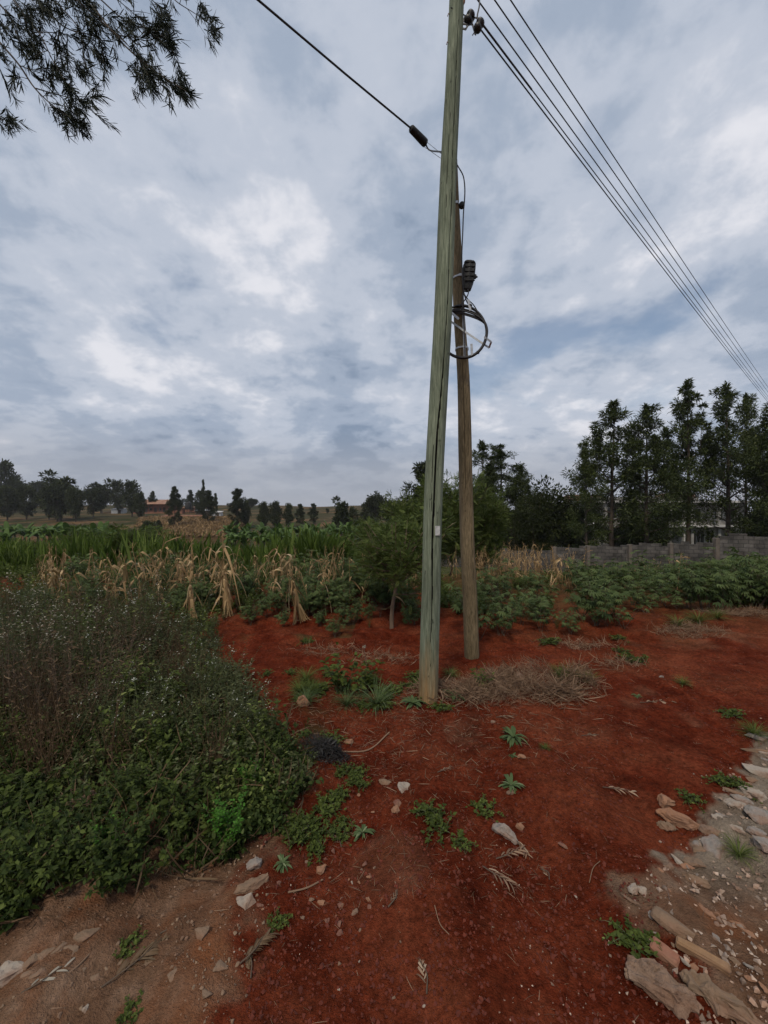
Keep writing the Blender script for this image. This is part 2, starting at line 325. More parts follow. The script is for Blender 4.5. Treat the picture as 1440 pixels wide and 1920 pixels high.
def wood_mat(name, cA, cB, cC, stain, crack_dark=(0.012, 0.012, 0.010), z0=0.0, z1=0.9):
    m, t, o = newmat(name)
    tcn = t.nodes.new('ShaderNodeTexCoord'); mp = t.nodes.new('ShaderNodeMapping'); mp.inputs['Scale'].default_value = (1, 1, 0.06)
    t.links.new(tcn.outputs['Object'], mp.inputs[0]); v = mp.outputs[0]
    mp2 = t.nodes.new('ShaderNodeMapping'); mp2.inputs['Scale'].default_value = (1, 1, 0.3); t.links.new(tcn.outputs['Object'], mp2.inputs[0])
    grain = noise(t, v, 85, 8, 0.65, 0.4); blot = noise(t, mp2.outputs[0], 5, 6, 0.6)
    c = ramp(t, grain, [(0.30, cA), (0.52, cB), (0.72, cC)])
    c = mixc(t, 0.9, c, ramp(t, blot, [(0.30, 0.55), (0.55, 1.0), (0.8, 1.35)]), 'MULTIPLY')
    fine = noise(t, v, 210, 3, 0.5)
    c = mixc(t, ramp(t, fine, [(0.27, 1.0), (0.33, 0.0)]), c, crack_dark)          # hairline checks
    sp = t.nodes.new('ShaderNodeSeparateXYZ'); t.links.new(tcn.outputs['Object'], sp.inputs[0])
    zz = math_n(t, 'ADD', sp.outputs[2], math_n(t, 'MULTIPLY', noise(t, v, 26, 4, 0.6), 0.75))
    mr = t.nodes.new('ShaderNodeMapRange'); t.links.new(zz, mr.inputs[0]); mr.inputs[1].default_value = z0+0.30; mr.inputs[2].default_value = z1+0.30; mr.inputs[3].default_value = 1; mr.inputs[4].default_value = 0
    c = mixc(t, math_n(t, 'MULTIPLY', mr.outputs[0], 0.85), c, mixc(t, 1.0, stain, ramp(t, grain, [(0.3, 0.4), (0.7, 1.3)]), 'MULTIPLY'))
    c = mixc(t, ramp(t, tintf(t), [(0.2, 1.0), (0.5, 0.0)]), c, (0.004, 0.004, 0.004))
    pr = N(t, 'ShaderNodeBsdfPrincipled', i_Roughness=0.85); pr.inputs['Specular IOR Level'].default_value = 0.2
    t.links.new(c, pr.inputs['Base Color'])
    bp = t.nodes.new('ShaderNodeBump'); bp.inputs['Strength'].default_value = 0.55; bp.inputs['Distance'].default_value = 0.006
    t.links.new(grain, bp.inputs['Height']); t.links.new(bp.outputs[0], pr.inputs['Normal'])
    t.links.new(pr.outputs[0], o.inputs[0]); MATS[name] = m; return m
wood_mat('pole_green', (0.080, 0.096, 0.066), (0.170, 0.200, 0.143), (0.28, 0.305, 0.23), (0.27, 0.150, 0.060), z0=.05, z1=.62)
wood_mat('pole_brown', (0.095, 0.074, 0.043), (0.200, 0.155, 0.090), (0.31, 0.235, 0.145), (0.085, 0.065, 0.035), z0=-.2, z1=.5)
# block wall
def block_mat():
    m, t, o = newmat('block_wall')
    tcn = t.nodes.new('ShaderNodeTexCoord'); 
    br = t.nodes.new('ShaderNodeTexBrick'); br.inputs['Scale'].default_value = 1.0
    br.inputs['Brick Width'].default_value = 0.42; br.inputs['Row Height'].default_value = 0.21; br.inputs['Mortar Size'].default_value = 0.014
    br.inputs['Color1'].default_value = (0.060, 0.056, 0.052, 1); br.inputs['Color2'].default_value = (0.105, 0.096, 0.088, 1); br.inputs['Mortar'].default_value = (0.040, 0.038, 0.036, 1)
    sp = t.nodes.new('ShaderNodeSeparateXYZ'); t.links.new(tcn.outputs['Object'], sp.inputs[0])
    cb = t.nodes.new('ShaderNodeCombineXYZ'); t.links.new(math_n(t, 'ADD', sp.outputs[0], math_n(t, 'MULTIPLY', sp.outputs[1], 0.35)), cb.inputs[0]); t.links.new(sp.outputs[2], cb.inputs[1])
    t.links.new(cb.outputs[0], br.inputs['Vector'])
    c = mixc(t, 1.0, br.outputs[0], ramp(t, noise(t, tcn.outputs['Object'], 1.6, 7, 0.65), [(0.35, 0.40), (0.65, 1.45)]), 'MULTIPLY')
    pr = N(t, 'ShaderNodeBsdfPrincipled', i_Roughness=0.95); t.links.new(c, pr.inputs['Base Color'])
    bp = t.nodes.new('ShaderNodeBump'); bp.inputs['Strength'].default_value = 0.8; bp.inputs['Distance'].default_value = 0.02; bp.invert = True
    t.links.new(br.outputs['Fac'], bp.inputs['Height']); t.links.new(bp.outputs[0], pr.inputs['Normal'])
    t.links.new(pr.outputs[0], o.inputs[0]); MATS['block_wall'] = m
block_mat()
# ground: masks for soil kinds are mesh attributes, the detail is noise
def ground_mat():
    m, t, o = newmat('ground')
    def at(n): a = t.nodes.new('ShaderNodeAttribute'); a.attribute_name = n; return a.outputs['Fac']
    tcn = t.nodes.new('ShaderNodeTexCoord'); v = tcn.outputs['Object']
    big = noise(t, v, 1.1, 9, 0.70); mid = noise(t, v, 5, 7, 0.62); fine = noise(t, v, 42, 8, 0.7)
    red = ramp(t, mid, [(0.28, (0.062, 0.0105, 0.0045)), (0.50, (0.122, 0.0225, 0.0094)), (0.70, (0.182, 0.0420, 0.0190))])
    red = mixc(t, ramp(t, big, [(0.46, 0.0), (0.64, 0.6)]), red, (0.215, 0.066, 0.032))
    red = mixc(t, 0.8, red, ramp(t, noise(t, v, 2.3, 9, 0.74), [(0.34, 0.62), (0.50, 0.97), (0.66, 1.30)]), 'MULTIPLY')
    red = mixc(t, 0.95, red, ramp(t, fine, [(0.30, 0.38), (0.5, 1.0), (0.70, 1.55)]), 'MULTIPLY')
    # pale crumbs mixed into the soil
    vo = t.nodes.new('ShaderNodeTexVoronoi'); vo.inputs['Scale'].default_value = 38; t.links.new(v, vo.inputs['Vector'])
    dot = ramp(t, vo.outputs['Distance'], [(0.06, 1.0), (0.11, 0.0)])
    sel = ramp(t, noise(t, v, 11, 3, 0.6), [(0.56, 0.0), (0.62, 1.0)])
    red = mixc(t, math_n(t, 'MULTIPLY', dot, math_n(t, 'MULTIPLY', sel, 0.5)), red, (0.34, 0.22, 0.17))
    tan = ramp(t, mid, [(0.28, (0.105, 0.050, 0.030)), (0.5, (0.185, 0.105, 0.064)), (0.74, (0.29, 0.185, 0.125))])
    tan = mixc(t, 0.9, tan, ramp(t, fine, [(0.25, 0.55), (0.5, 1.0), (0.75, 1.45)]), 'MULTIPLY')
    tan = mixc(t, ramp(t, noise(t, v, 2.6, 5, 0.6), [(0.50, 0.0), (0.66, 0.8)]), tan, (0.23, 0.085, 0.035))
    grey = ramp(t, mid, [(0.3, (0.17, 0.125, 0.09)), (0.7, (0.33, 0.275, 0.215))])
    grey = mixc(t, 0.9, grey, ramp(t, fine, [(0.25, 0.5), (0.5, 1.0), (0.75, 1.4)]), 'MULTIPLY')
    green = ramp(t, mid, [(0.3, (0.030, 0.038, 0.016)), (0.7, (0.085, 0.085, 0.036))])
    straw = ramp(t, noise(t, v, 0.10, 6, 0.6), [(0.40, (0.030, 0.036, 0.014)), (0.53, (0.060, 0.048, 0.024)), (0.62, (0.16, 0.095, 0.05)), (0.70, (0.06, 0.05, 0.022))])
    c = mixc(t, at('m_tan'), red, tan); c = mixc(t, at('m_grey'), c, grey); c = mixc(t, at('m_green'), c, green); c = mixc(t, at('m_hill'), c, straw)
    pr = N(t, 'ShaderNodeBsdfPrincipled', i_Roughness=0.95); pr.inputs['Specular IOR Level'].default_value = 0.03
    t.links.new(c, pr.inputs['Base Color'])
    bp = t.nodes.new('ShaderNodeBump'); bp.inputs['Strength'].default_value = 1.0; bp.inputs['Distance'].default_value = 0.02
    hgt = math_n(t, 'ADD', math_n(t, 'MULTIPLY', fine, 0.7), noise(t, v, 130, 4, 0.6))
    t.links.new(hgt, bp.inputs['Height']); t.links.new(bp.outputs[0], pr.inputs['Normal'])
    t.links.new(pr.outputs[0], o.inputs[0]); MATS['ground'] = m
ground_mat()
# ------------------------------------------------------------------ ground sheet
def axis(lo, hi, a, b, step, grow=1.06):
    xs = [a]
    while xs[-1] < b: xs.append(xs[-1]+step)
    s = step
    while xs[-1] < hi: s *= grow; xs.append(xs[-1]+s)
    s = step; L = [a]
    while L[-1] > lo: s *= grow; L.append(L[-1]-s)
    return np.array(L[1:][::-1]+xs)
gx = axis(-1500, 1500, -3.6, 3.6, 0.020, 1.045); gy = axis(-40, 2500, 0.9, 6.2, 0.020, 1.04)
XX, YY = np.meshgrid(gx, gy); x = XX.ravel(); y = YY.ravel()
def rubble_edge(y): return 0.98+0.85*np.clip(y-1.65, 0, 9)**1.0*1.55-0.25*np.exp(-((y-1.4)/.5)**2)*0
wob = (fbm(x*3, y*3, 61, 3)-0.5)*0.5; wob2 = (fbm(x*2, y*2, 71, 3)-0.5)*0.5
wobf = (fbm(x*14, y*14, 63, 3)-0.5)*0.35
m_rub = sstep(-0.04, 0.10, x+wob+wobf*1.5-(1.04+np.clip(y-1.6, 0, 9)*1.45))*(1-sstep(2.75, 3.15, y+wob))
m_grey = m_rub*sstep(1.5, 1.95, y+wob2*1.2)*0.95
m_bl = sstep(-0.08, 0.12, -(x+wob*.8+wobf)-0.52)*(1-sstep(1.75, 2.2, y+wob+0.15*x))
m_tan = np.clip(np.maximum(m_rub, m_bl)*0.95+0.25*sstep(.66, .78, fbm(x*1.7, y*1.7, 81, 3))*(y < 8), 0, 1)
m_hill = sstep(58, 95, y+fbm(x/9, y/9, 91)*10)
rfield = sstep(-1.0, 1.5, x-0.05*y)
m_green = np.clip(sstep(7.0, 12, y+wob*3+4*rfield-1), 0, 1)*(1-m_hill)*(1-0.35*rfield*(y < 25))
m_green = np.maximum(m_green, 0.75*sstep(.0, .3, fbm(x*2, y*2, 99, 3)-0.55)*((x < -0.4) & (y > 1.8) & (y < 6)))
hh = height(x, y)
# rubble lies a little rougher
hh = hh+m_rub*(fbm(x*9, y*9, 101, 3)-0.5)*0.05+m_bl*(fbm(x*7, y*7, 103, 3)-0.5)*0.04
gm = MB(); nx, ny = len(gx), len(gy); ii = (np.arange(ny-1)[:, None]*nx+np.arange(nx-1)[None]).ravel()
gm.add(np.stack([x, y, hh], 1), np.stack([ii, ii+1, ii+nx+1, ii+nx], 1), 0.5)
ground = gm.build('ground', MATS['ground'])
for nm, a in (('m_tan', m_tan), ('m_grey', m_grey), ('m_green', m_green), ('m_hill', m_hill)):
    at = ground.data.attributes.new(nm, 'FLOAT', 'POINT'); at.data.foreach_set('value', a.astype(np.float32))
tag(ground, 'red earth ground with paler rubble patches running out to the hillside', kind='structure')
# ------------------------------------------------------------------ poles
def pole_shaft(name, mat, pts, rad, parent, crack, seed, cdepth=0.02, cwid=0.075, c2=None):
    """round timber following pts, with a real open split running up it: crack(z01)->angle"""
    pts = bez(pts, 24); n = len(pts); sd = 120; mb = MB()
    # resample evenly
    L = np.concatenate([[0], np.cumsum(np.linalg.norm(np.diff(pts, axis=0), axis=1))]); m = int(L[-1]/0.022)
    s = np.linspace(0, L[-1], m); pts = np.stack([np.interp(s, L, pts[:, k]) for k in range(3)], 1)
    r = np.interp(s, [a*L[-1] for a, b in rad], [b for a, b in rad])
    a = np.arange(sd)*2*math.pi/sd; A, S = np.meshgrid(a, s)
    rr = r[:, None]*(1+0.085*(fbm(np.cos(A)*1.5+seed, S*1.1+np.sin(A)*1.5, seed, 3)-0.5)*2+0.015*(fbm(A*9, S*1.2, seed+3, 2)-0.5)*2)
    tint = np.full(A.shape, 0.6)
    for (fn, dp, wd) in ([crack] if c2 is None else [crack, c2]):
        ca, amp = fn(S/L[-1]); d = np.abs((A-ca+math.pi) % (2*math.pi)-math.pi)
        wd_ = np.maximum(wd*amp, 1e-4); g = np.clip(1-(d/wd_)**2, 0, 1)*(amp > 0.05)
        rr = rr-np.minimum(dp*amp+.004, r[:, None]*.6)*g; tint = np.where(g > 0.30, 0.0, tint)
    kr = np.random.default_rng(seed+50)
    for q_ in range(16):
        kz, ka, ks = kr.uniform(.15, L[-1]-.3), kr.uniform(3.5, 5.9), kr.uniform(.010, .020)
        dd = np.sqrt(((S-kz)/(ks*1.5))**2+(((A-ka+math.pi) % (2*math.pi)-math.pi)*.07/ks)**2); rr = rr+.004*np.exp(-dd**2)-.003*np.exp(-(dd*2.5)**2)
        tint = np.where(dd < .5, .33, tint)
    v = np.stack([pts[:, 0:1]+rr*np.cos(A), pts[:, 1:2]+rr*np.sin(A), np.repeat(pts[:, 2:3], sd, 1)], -1)
    i = np.arange(m-1)[:, None]*sd; j = np.arange(sd)[None]; j2 = (j+1) % sd
    f = np.stack([i+j, i+j2, i+sd+j2, i+sd+j], -1).reshape(-1, 4)
    mb.add(v.reshape(-1, 3), f, tint.ravel()); mb.add(v[-1], [list(range(sd))], 0.6)
    return mb.build(name, MATS[mat], parent, loc=parent.location if parent else None)
Y1 = 3.31
b1 = P(803, 1315, Y1); b1.z = hz_at(b1.x, b1.y)
up = empty('utility_pole', b1)
tag(up, 'tall green weathered timber pole with a long split and rusty brown foot', 'utility pole')
mp = [b1+Vector((-.004, 0, -.15)), b1+Vector((0, 0, .05)), P(808, 1130, Y1), P(812, 950, Y1), P(821, 760, Y1), P(829, 620, Y1), P(835, 480, Y1), P(841, 330, Y1), P(848, 180, Y1), P(856, 10, Y1), P(861, -180, Y1), P(866, -420, Y1)]
def ck1(s):
    a = np.interp(s, [0, .06, .1, .2, .3, .38, .5, .6, .7, .8, 1], [4.70, 4.72, 4.70, 4.64, 4.72, 5.02, 5.10, 5.02, 4.95, 4.9, 4.8])+0.03*np.sin(s*60)
    return a, np.interp(s, [0, .02, .05, .10, .16, .22, .34, .40, .5, .6, .68, .75, 1], [0, 0, .0, .35, .9, 1.25, 1.0, .55, .6, .35, .5, .0, 0])
def ck2(s):
    return np.interp(s, [0, 1], [4.35, 4.5])+0.05*np.sin(s*40), np.interp(s, [0, .17, .2, .26, .29, .50, .55, .62, .64, 1], [0, 0, .6, .6, 0, 0, .5, .5, 0, 0])
pole_shaft('shaft', 'pole_green', mp, [(0, .079), (.15, .078), (.4, .076), (.6, .068), (.75, .062), (1, .052)], up, (ck1, .040, .105), 4, c2=(ck2, .012, .035))
mb = MB(); c = P(820.5, 995, Y1-.079); box(mb, c, (.042, .003, .078), rot=np.array([[math.cos(.25), -math.sin(.25), 0], [math.sin(.25), math.cos(.25), 0], [0, 0, 1]]))
pl = mb.build('identification_plate', MATS['plate_metal'], up, False, loc=b1); pl['label'] = 'small blank metal plate nailed to the green pole'
pl.rotation_euler = (0, 0, 0)
for dx, dz in ((-.012, .03), (.012, -.03)):
    mb = MB(); tube(mb, [c+Vector((dx, -.006, dz)), c+Vector((dx, .01, dz))], .003, 6); mb.build('nail', MATS['rust'], up, loc=b1)
for (px, py) in ((842, 27), (840, 80)):
    mb = MB(); q = P(px, py, Y1-.01); tube(mb, [q+Vector((.03, 0, -.012)), q+Vector((-.008, -.005, 0)), q+Vector((-.013, -.006, -.022))], .004, 6)
    mb.build('bent_nail', MATS['rust'], up, loc=b1)
# two insulators on D irons near the top
def insul(cx_, cy_, Yd, nm='insulator'):
    c = P(cx_, cy_, Yd); mb = MB()
    prof = [(0, -.048), (.020, -.048), (.034, -.034), (.036, -.018), (.022, -.006), (.022, .006), (.036, .018), (.034, .034), (.020, .048), (0, .048)]
    k = 16; a = np.arange(k)*2*math.pi/k
    v = np.array([[r*math.cos(q), r*math.sin(q), z] for r, z in prof for q in a])
    f = np.array([[i*k+j, i*k+(j+1) % k, (i+1)*k+(j+1) % k, (i+1)*k+j] for i in range(len(prof)-1) for j in range(k)])
    t = .5; Ry = np.array([[math.cos(t), 0, math.sin(t)], [0, 1, 0], [-math.sin(t), 0, math.cos(t)]])
    mb.add(v@Ry.T+np.array(c), f); o = mb.build(nm, MATS['ceramic'], up, loc=b1); return c
i1 = insul(880, 33, Y1-.02); i2 = insul(898, 48, Y1-.03)
def strap(name, pts, wd, th, mat, parent, sharp=True):
    mb = MB()
    for a, b in zip(pts[:-1], pts[1:]):
        a, b = Vector(a), Vector(b); d = (b-a); L = d.length; d.normalize()
        s = d.cross(Vector((0, -1, 0))); s.normalize(); n = s.cross(d)
        box(mb, (a+b)/2, (wd, L+th, th), rot=np.array([tuple(s), tuple(d), tuple(n)]).T)
    return mb.build(name, MATS[mat], parent, False, loc=parent.location)
q = lambda px, py, dy=0: P(px, py, Y1-.02+dy)
strap('d_iron', [q(866, 20), q(866, 53), q(873, 55), q(884, 36)], .014, .006, 'wire_metal', up)
strap('d_iron', [q(872, 30), q(867, 45), q(886, 46), q(891, 64)], .012, .006, 'wire_metal', up)
strap('d_iron', [q(884, 45), q(890, 33), q(896, 34), q(896, 50)], .010, .006, 'wire_metal', up)
for w_ in ([q(845, 14, -.03), q(870, 28), q(880, 33)], [q(886, 66), q(891, 58), q(892, 66)]):
    mb = MB(); tube(mb, w_, .0045, 6); mb.build('binding_wire', MATS['cable'], up, loc=b1)
mb = MB(); tube(mb, bez([q(868, -20, .0), q(870, 2), q(866, 10)], 5), .011, 8); mb.build('bolt', MATS['rust'], up, loc=b1)
# top hardware above: three more insulators (out of frame, carry the wires)
for (px, py) in ((874, -30), (875, -76), (877, -122)): insul(px, py, Y1)
# overhead wires, running away beside the road
def wire(name, pts, r, label, group=None, mat='cable', cat='overhead wire'):
    mb = MB(); tube(mb, pts, r, 6, cap=False); o = mb.build(name, MATS[mat], None, loc=pts[0])
    return tag(o, label, cat, group)
VD = Vector((1.148, 1.0, 0.079)).normalized()
def overhead(a, L, sag=0.25, spread=0):
    t = np.linspace(0, 1, 60); p = [Vector(a)+VD*L*k+Vector((0, 0, -sag*4*k*(1-k)))+Vector((spread*k, 0, 0)) for k in t]; return [tuple(v) for v in p]
GRP = 'overhead wires running away from the green pole'
wire('overhead_wire', overhead(P(897, 50, Y1-.03), 48), .0065, 'lowest dark overhead wire, leaving the dark insulator beside the green pole', GRP)
wp = overhead(P(905, 46, Y1-.02), 48, 0.20); wire('overhead_wire', wp, .0055, 'second overhead wire from below, running just above the lowest wire', GRP)
mb = MB(); tube(mb, [wp[0], wp[1]], .008, 8); 
mb.build('preformed_sleeve', MATS['cable'], bpy.data.objects['overhead_wire.001'], loc=wp[0])
for n_, (px, py, lab) in enumerate(((874, -30, 'middle one of the five overhead wires beside the green pole'), (875, -76, 'fourth overhead wire from below, second from the top of the five'), (877, -122, 'uppermost overhead wire, farthest from the green pole at the picture edge'))):
    wire('overhead_wire', overhead(P(px, py, Y1), 48, 0.22), .0062, lab, GRP)
wire('jumper_wire', [tuple(v) for v in bez([P(896, 50, Y1-.03), P(895, 30, Y1-.03), P(899, 0, Y1-.03), P(890, -60, Y1)], 8)], .006, 'short wire rising from the dark insulator beside the green pole top', cat='wire')
# far pole that takes the wires, beyond the frame
fp_ = Vector(P(877, -50, Y1))+VD*48; fb = Vector((fp_.x, fp_.y, hz_at(fp_.x, fp_.y)))
fo = empty('utility_pole', fb); tag(fo, 'distant timber pole carrying the far ends of the overhead wires', 'utility pole')
mb = MB(); tube(mb, [(fb.x, fb.y, fb.z-.3), (fp_.x, fp_.y, fp_.z+.5)], [.12, .09], 12); mb.build('shaft', MATS['bark_pale'], fo, loc=fb)
# strut pole behind
def PB(px, py, Y): return P(px, py, Y)
b2 = G(884, 1232); Yb = b2.y
sp_ = empty('strut_pole', b2); tag(sp_, 'brown leaning timber strut pole standing behind the green pole', 'utility pole')
ys2 = lambda py: Yb-(1232-py)/(1232-295)*(Yb-3.66)
pp = [b2+Vector((.005, .02, -.15))]+[PB(px, py, ys2(py)) for px, py in ((884.5, 1225), (881, 1120), (876, 1010), (872.5, 850), (869, 710), (861, 590), (857.5, 500), (853, 400), (849, 300))]
def ck3(s): return np.interp(s, [0, .3, .5, 1], [5.25, 5.2, 5.0, 5.0]), np.interp(s, [0, .05, .15, .3, .42, .5, 1], [.6, .7, .8, .5, .2, 0, 0])
def ck4(s): return np.interp(s, [0, 1], [4.5, 4.4]), np.interp(s, [0, .3, .45, .7, .8, 1], [0, 0, .5, .5, 0, 0])
pole_shaft('shaft', 'pole_brown', pp, [(0, .078), (.2, .077), (.5, .066), (.75, .052), (1, .042)], sp_, (ck3, .016, .05), 9, c2=(ck4, .010, .04))
def band(py, px, r, nm, tilt=0.0, h=.016, mat='galvanised'):
    c = PB(px, py, ys2(py)); a = np.linspace(0, 2*math.pi, 29); pts = [c+Vector((r*math.cos(k), r*math.sin(k), tilt*math.cos(k))) for k in a]
    v = []; 
    for p_ in pts:
        d = (p_-c).normalized(); v += [p_+Vector((0, 0, -h/2)), p_+Vector((0, 0, h/2)), p_+d*.003+Vector((0, 0, h/2)), p_+d*.003+Vector((0, 0, -h/2))]
    f = [[i*4+j, i*4+(j+1) % 4, i*4+4+(j+1) % 4, i*4+4+j] for i in range(28) for j in range(4)]
    mb = MB(); mb.add(np.array([tuple(k) for k in v]), f); box(mb, c+Vector((.01, -r-.006, 0)), (.026, .010, .022))
    return mb.build(nm, MATS[mat], sp_, False, loc=b2)
band(522, 858.5, .0555, 'steel_band', .008); band(387, 852.5, .047, 'steel_band'); band(655, 866, .064, 'steel_band')
# mounting rail down the strut pole
strap('mounting_rail', [PB(868, 575, ys2(575)-.065), PB(871.5, 672, ys2(672)-.068)], .022, .004, 'galvanised', sp_)
# cable storage bracket (cross with turned-up fingers) and coil
CY = ys2(622)-.085; C0 = PB(868, 620, CY)
br_ = empty('cable_bracket', C0); tag(br_, 'galvanised cross bracket with turned fingers strapped to the brown pole', 'bracket')
k_ = lambda px, py, dy=0: PB(px, py, CY+dy)
strap('cross_bar', [k_(828, 590, .05), k_(872, 622, -.002), k_(917, 652, -.03)], .018, .004, 'galvanised', br_)
strap('cross_bar', [k_(845, 585, -.03), k_(860, 598, -.03)], .022, .004, 'galvanised', br_)
strap('finger', [k_(917, 652, -.03), k_(921, 641, -.07), k_(908, 632, -.10)], .018, .004, 'galvanised', br_)
strap('finger', [k_(878, 562, -.05), k_(882, 582, -.05)], .022, .004, 'galvanised', br_)
strap('finger', [k_(884, 645, -.06), k_(885, 667, -.06)], .022, .004, 'galvanised', br_)
co = MB(); rs = np.random.default_rng(3)
for k in range(9):
    a = np.linspace(0, 2*math.pi, 72); rx = 44.5+rs.uniform(-1.5, 1.8); rz = 51+rs.uniform(-3.2, 3.2); oy = rs.uniform(-.014, .014)
    top = (0, 0, 0, 2, 6, 10, 14, 19, 24)[k]          # some turns sag open at the top
    pts = [PB(868+rx*math.cos(q_)+ (math.sin(q_) > 0)*(-2)*math.sin(q_), 621-rz*math.sin(q_)+top*max(0, math.sin(q_))**1.5*(.8+.4*math.cos(q_)), CY-.025+oy-.05*math.cos(q_)) for q_ in a]
    tube(co, pts, .0075, 6, cap=False)
for py_ in (1.25, -.9, 3.8):
    c1 = PB(868+44.5*math.cos(py_), 621-51*math.sin(py_), CY-.025-.05*math.cos(py_))
    tube(co, [c1+Vector((-.004, 0, -.006)), c1+Vector((.004, 0, .006))], .017, 8)
o = co.build('cable_coil', MATS['cable'], None, loc=C0); tag(o, 'black coil of spare cable hanging on the brown pole bracket', 'cable coil')
# splice closure, a ribbed black box
BX = PB(878, 518, ys2(518)-.02); mb = MB()
prof = [(-.130, .020), (-.118, .034), (-.075, .045), (-.03, .052), (.06, .052), (.105, .050), (.122, .042), (.126, .024)]
for sgn in (0,):
    k = 20; ring = []
    for z, r in prof:
        for j in range(k):
            a = j*2*math.pi/k; rr = r*(1+.10*(j % 2)); ring.append([rr*math.copysign(abs(math.cos(a))**.6, math.cos(a))*.95, rr*math.copysign(abs(math.sin(a))**.6, math.sin(a))*.75, z])
    v = np.array(ring); f = [[i*k+j, i*k+(j+1) % k, (i+1)*k+(j+1) % k, (i+1)*k+j] for i in range(len(prof)-1) for j in range(k)]+[list(range(k))[::-1], list(range((len(prof)-1)*k, len(prof)*k))]
    t = .10; Ry = np.array([[math.cos(t), 0, math.sin(t)], [0, 1, 0], [-math.sin(t), 0, math.cos(t)]]); mb.add(v@Ry.T, f)
bo = empty('splice_closure', BX); tag(bo, 'black ribbed cable closure strapped high on the brown pole', 'cable closure')
o = mb.build('housing', MATS['black_plastic'], bo, False); bo.scale = (1.12, 1.12, 1.12)
mb = MB(); box(mb, (.052, -.01, -.01), (.03, .03, .035), bevel=.006); tube(mb, [(.04, -.01, -.01), (.075, -.02, -.018)], .008, 8); mb.build('latch', MATS['black_plastic'], bo)
mb = MB()
for z in (-.06, -.02, .02, .06, .1): box(mb, (.006, -.041, z), (.085, .010, .008), bevel=.003)
mb.build('rib', MATS['black_plastic'], bo)
cl = empty('cable_clamp', PB(866, 385, ys2(385)-.02)); tag(cl, 'small black cable clamp on the brown pole above the closure', 'cable clamp')
mb = MB(); box(mb, (.0, 0, 0), (.040, .045, .062), bevel=.012); box(mb, (-.022, 0, -.006), (.03, .03, .03), bevel=.008); mb.build('jaw', MATS['black_plastic'], cl)
mb = MB(); tube(mb, [(.01, -.02, -.02), (.01, -.036, -.02)], .008, 8); mb.build('bolt', MATS['black_plastic'], cl)
pts = bez([PB(852, 300, 3.60), PB(860, 314, 3.58), PB(868.5, 330, 3.60), PB(871.5, 352, 3.62), PB(871, 375, 3.66), PB(869, 400, 3.68), PB(867.5, 440, 3.70), PB(866, 480, 3.72), PB(867, 520, 3.72), PB(869, 545, 3.74), PB(875, 565, 3.76), PB(880, 572, 3.78)], 8)
wire('drop_cable', [tuple(p) for p in pts], .0058, 'thin black cable running down the brown pole into the closure', cat='cable')
mbx = MB()
for pl_ in ([(877, 542), (878, 550), (872, 562), (860, 575)], [(872, 544), (870, 550), (878, 562), (888, 572), (899, 590)], [(868, 548), (867, 565), (870, 610), (872, 668)]):
    tube(mbx, bez([PB(a, b, CY-.03) for a, b in pl_], 6), .0055, 6)
o = mbx.build('cable_tail', MATS['cable'], None, loc=BX); tag(o, 'black cable tails between the closure and the coil', 'cable')
# communication cable from the upper left with its dead end clamp
S = PB(832, 285, 3.98); D = Vector((-1.5, -1.18, 0)).normalized()
def lv(px, py):      # point of the level line seen at px,py
    Yv = 3.66*F/(960-py)*1.0; return P(px, py, Yv*(S.z-CH)/3.66)
A0, A1, A2 = lv(484, 0), lv(770, 240), lv(797, 268)
far = A0+(A0-A1).normalized()*16+Vector((0, 0, .3))
wire('service_cable', [tuple(far), tuple(A0+(far-A0)*.5+Vector((0, 0, -.15))), tuple(A0), tuple((A0+A1)/2+Vector((0, 0, -.006))), tuple(A1), tuple((A1+A2)/2)], .0085, 'single black cable crossing the sky to the green pole, ending in a clamp', cat='overhead cable')
dc = empty('anchor_clamp', (A1+A2)/2); tag(dc, 'black cylindrical anchor clamp on the single cable beside the green pole', 'cable clamp')
d_ = (A2-A1).normalized(); mb = MB(); tube(mb, [A1-d_*.0, A1+d_*.012, A2-d_*.02, A2, A2+d_*.006], [.022, .033, .038, .037, .02], 14); mb.build('body', MATS['black_plastic'], dc, loc=(A1+A2)/2)
mb = MB(); box(mb, A2+Vector((-.005, 0, .012)), (.05, .05, .04), bevel=.01); mb.build('wedge', MATS['black_plastic'], dc, loc=(A1+A2)/2)
mb = MB()
for a_, e_ in ((A2+Vector((0, 0, .025)), P(832, 292, 3.40)), (A2+Vector((-.02, 0, -.03)), P(834, 302, 3.40))): tube(mb, [a_, e_], .0022, 5)
mb.build('bail_wire', MATS['wire_metal'], dc, loc=(A1+A2)/2)
wire('cable_tail', [tuple(p) for p in bez([A2, A2+Vector((.05, .03, -.045)), P(832, 286, 3.55), P(850, 298, 3.60)], 6)], .0075, 'short thick cable tail from the anchor clamp round to the poles', cat='cable')
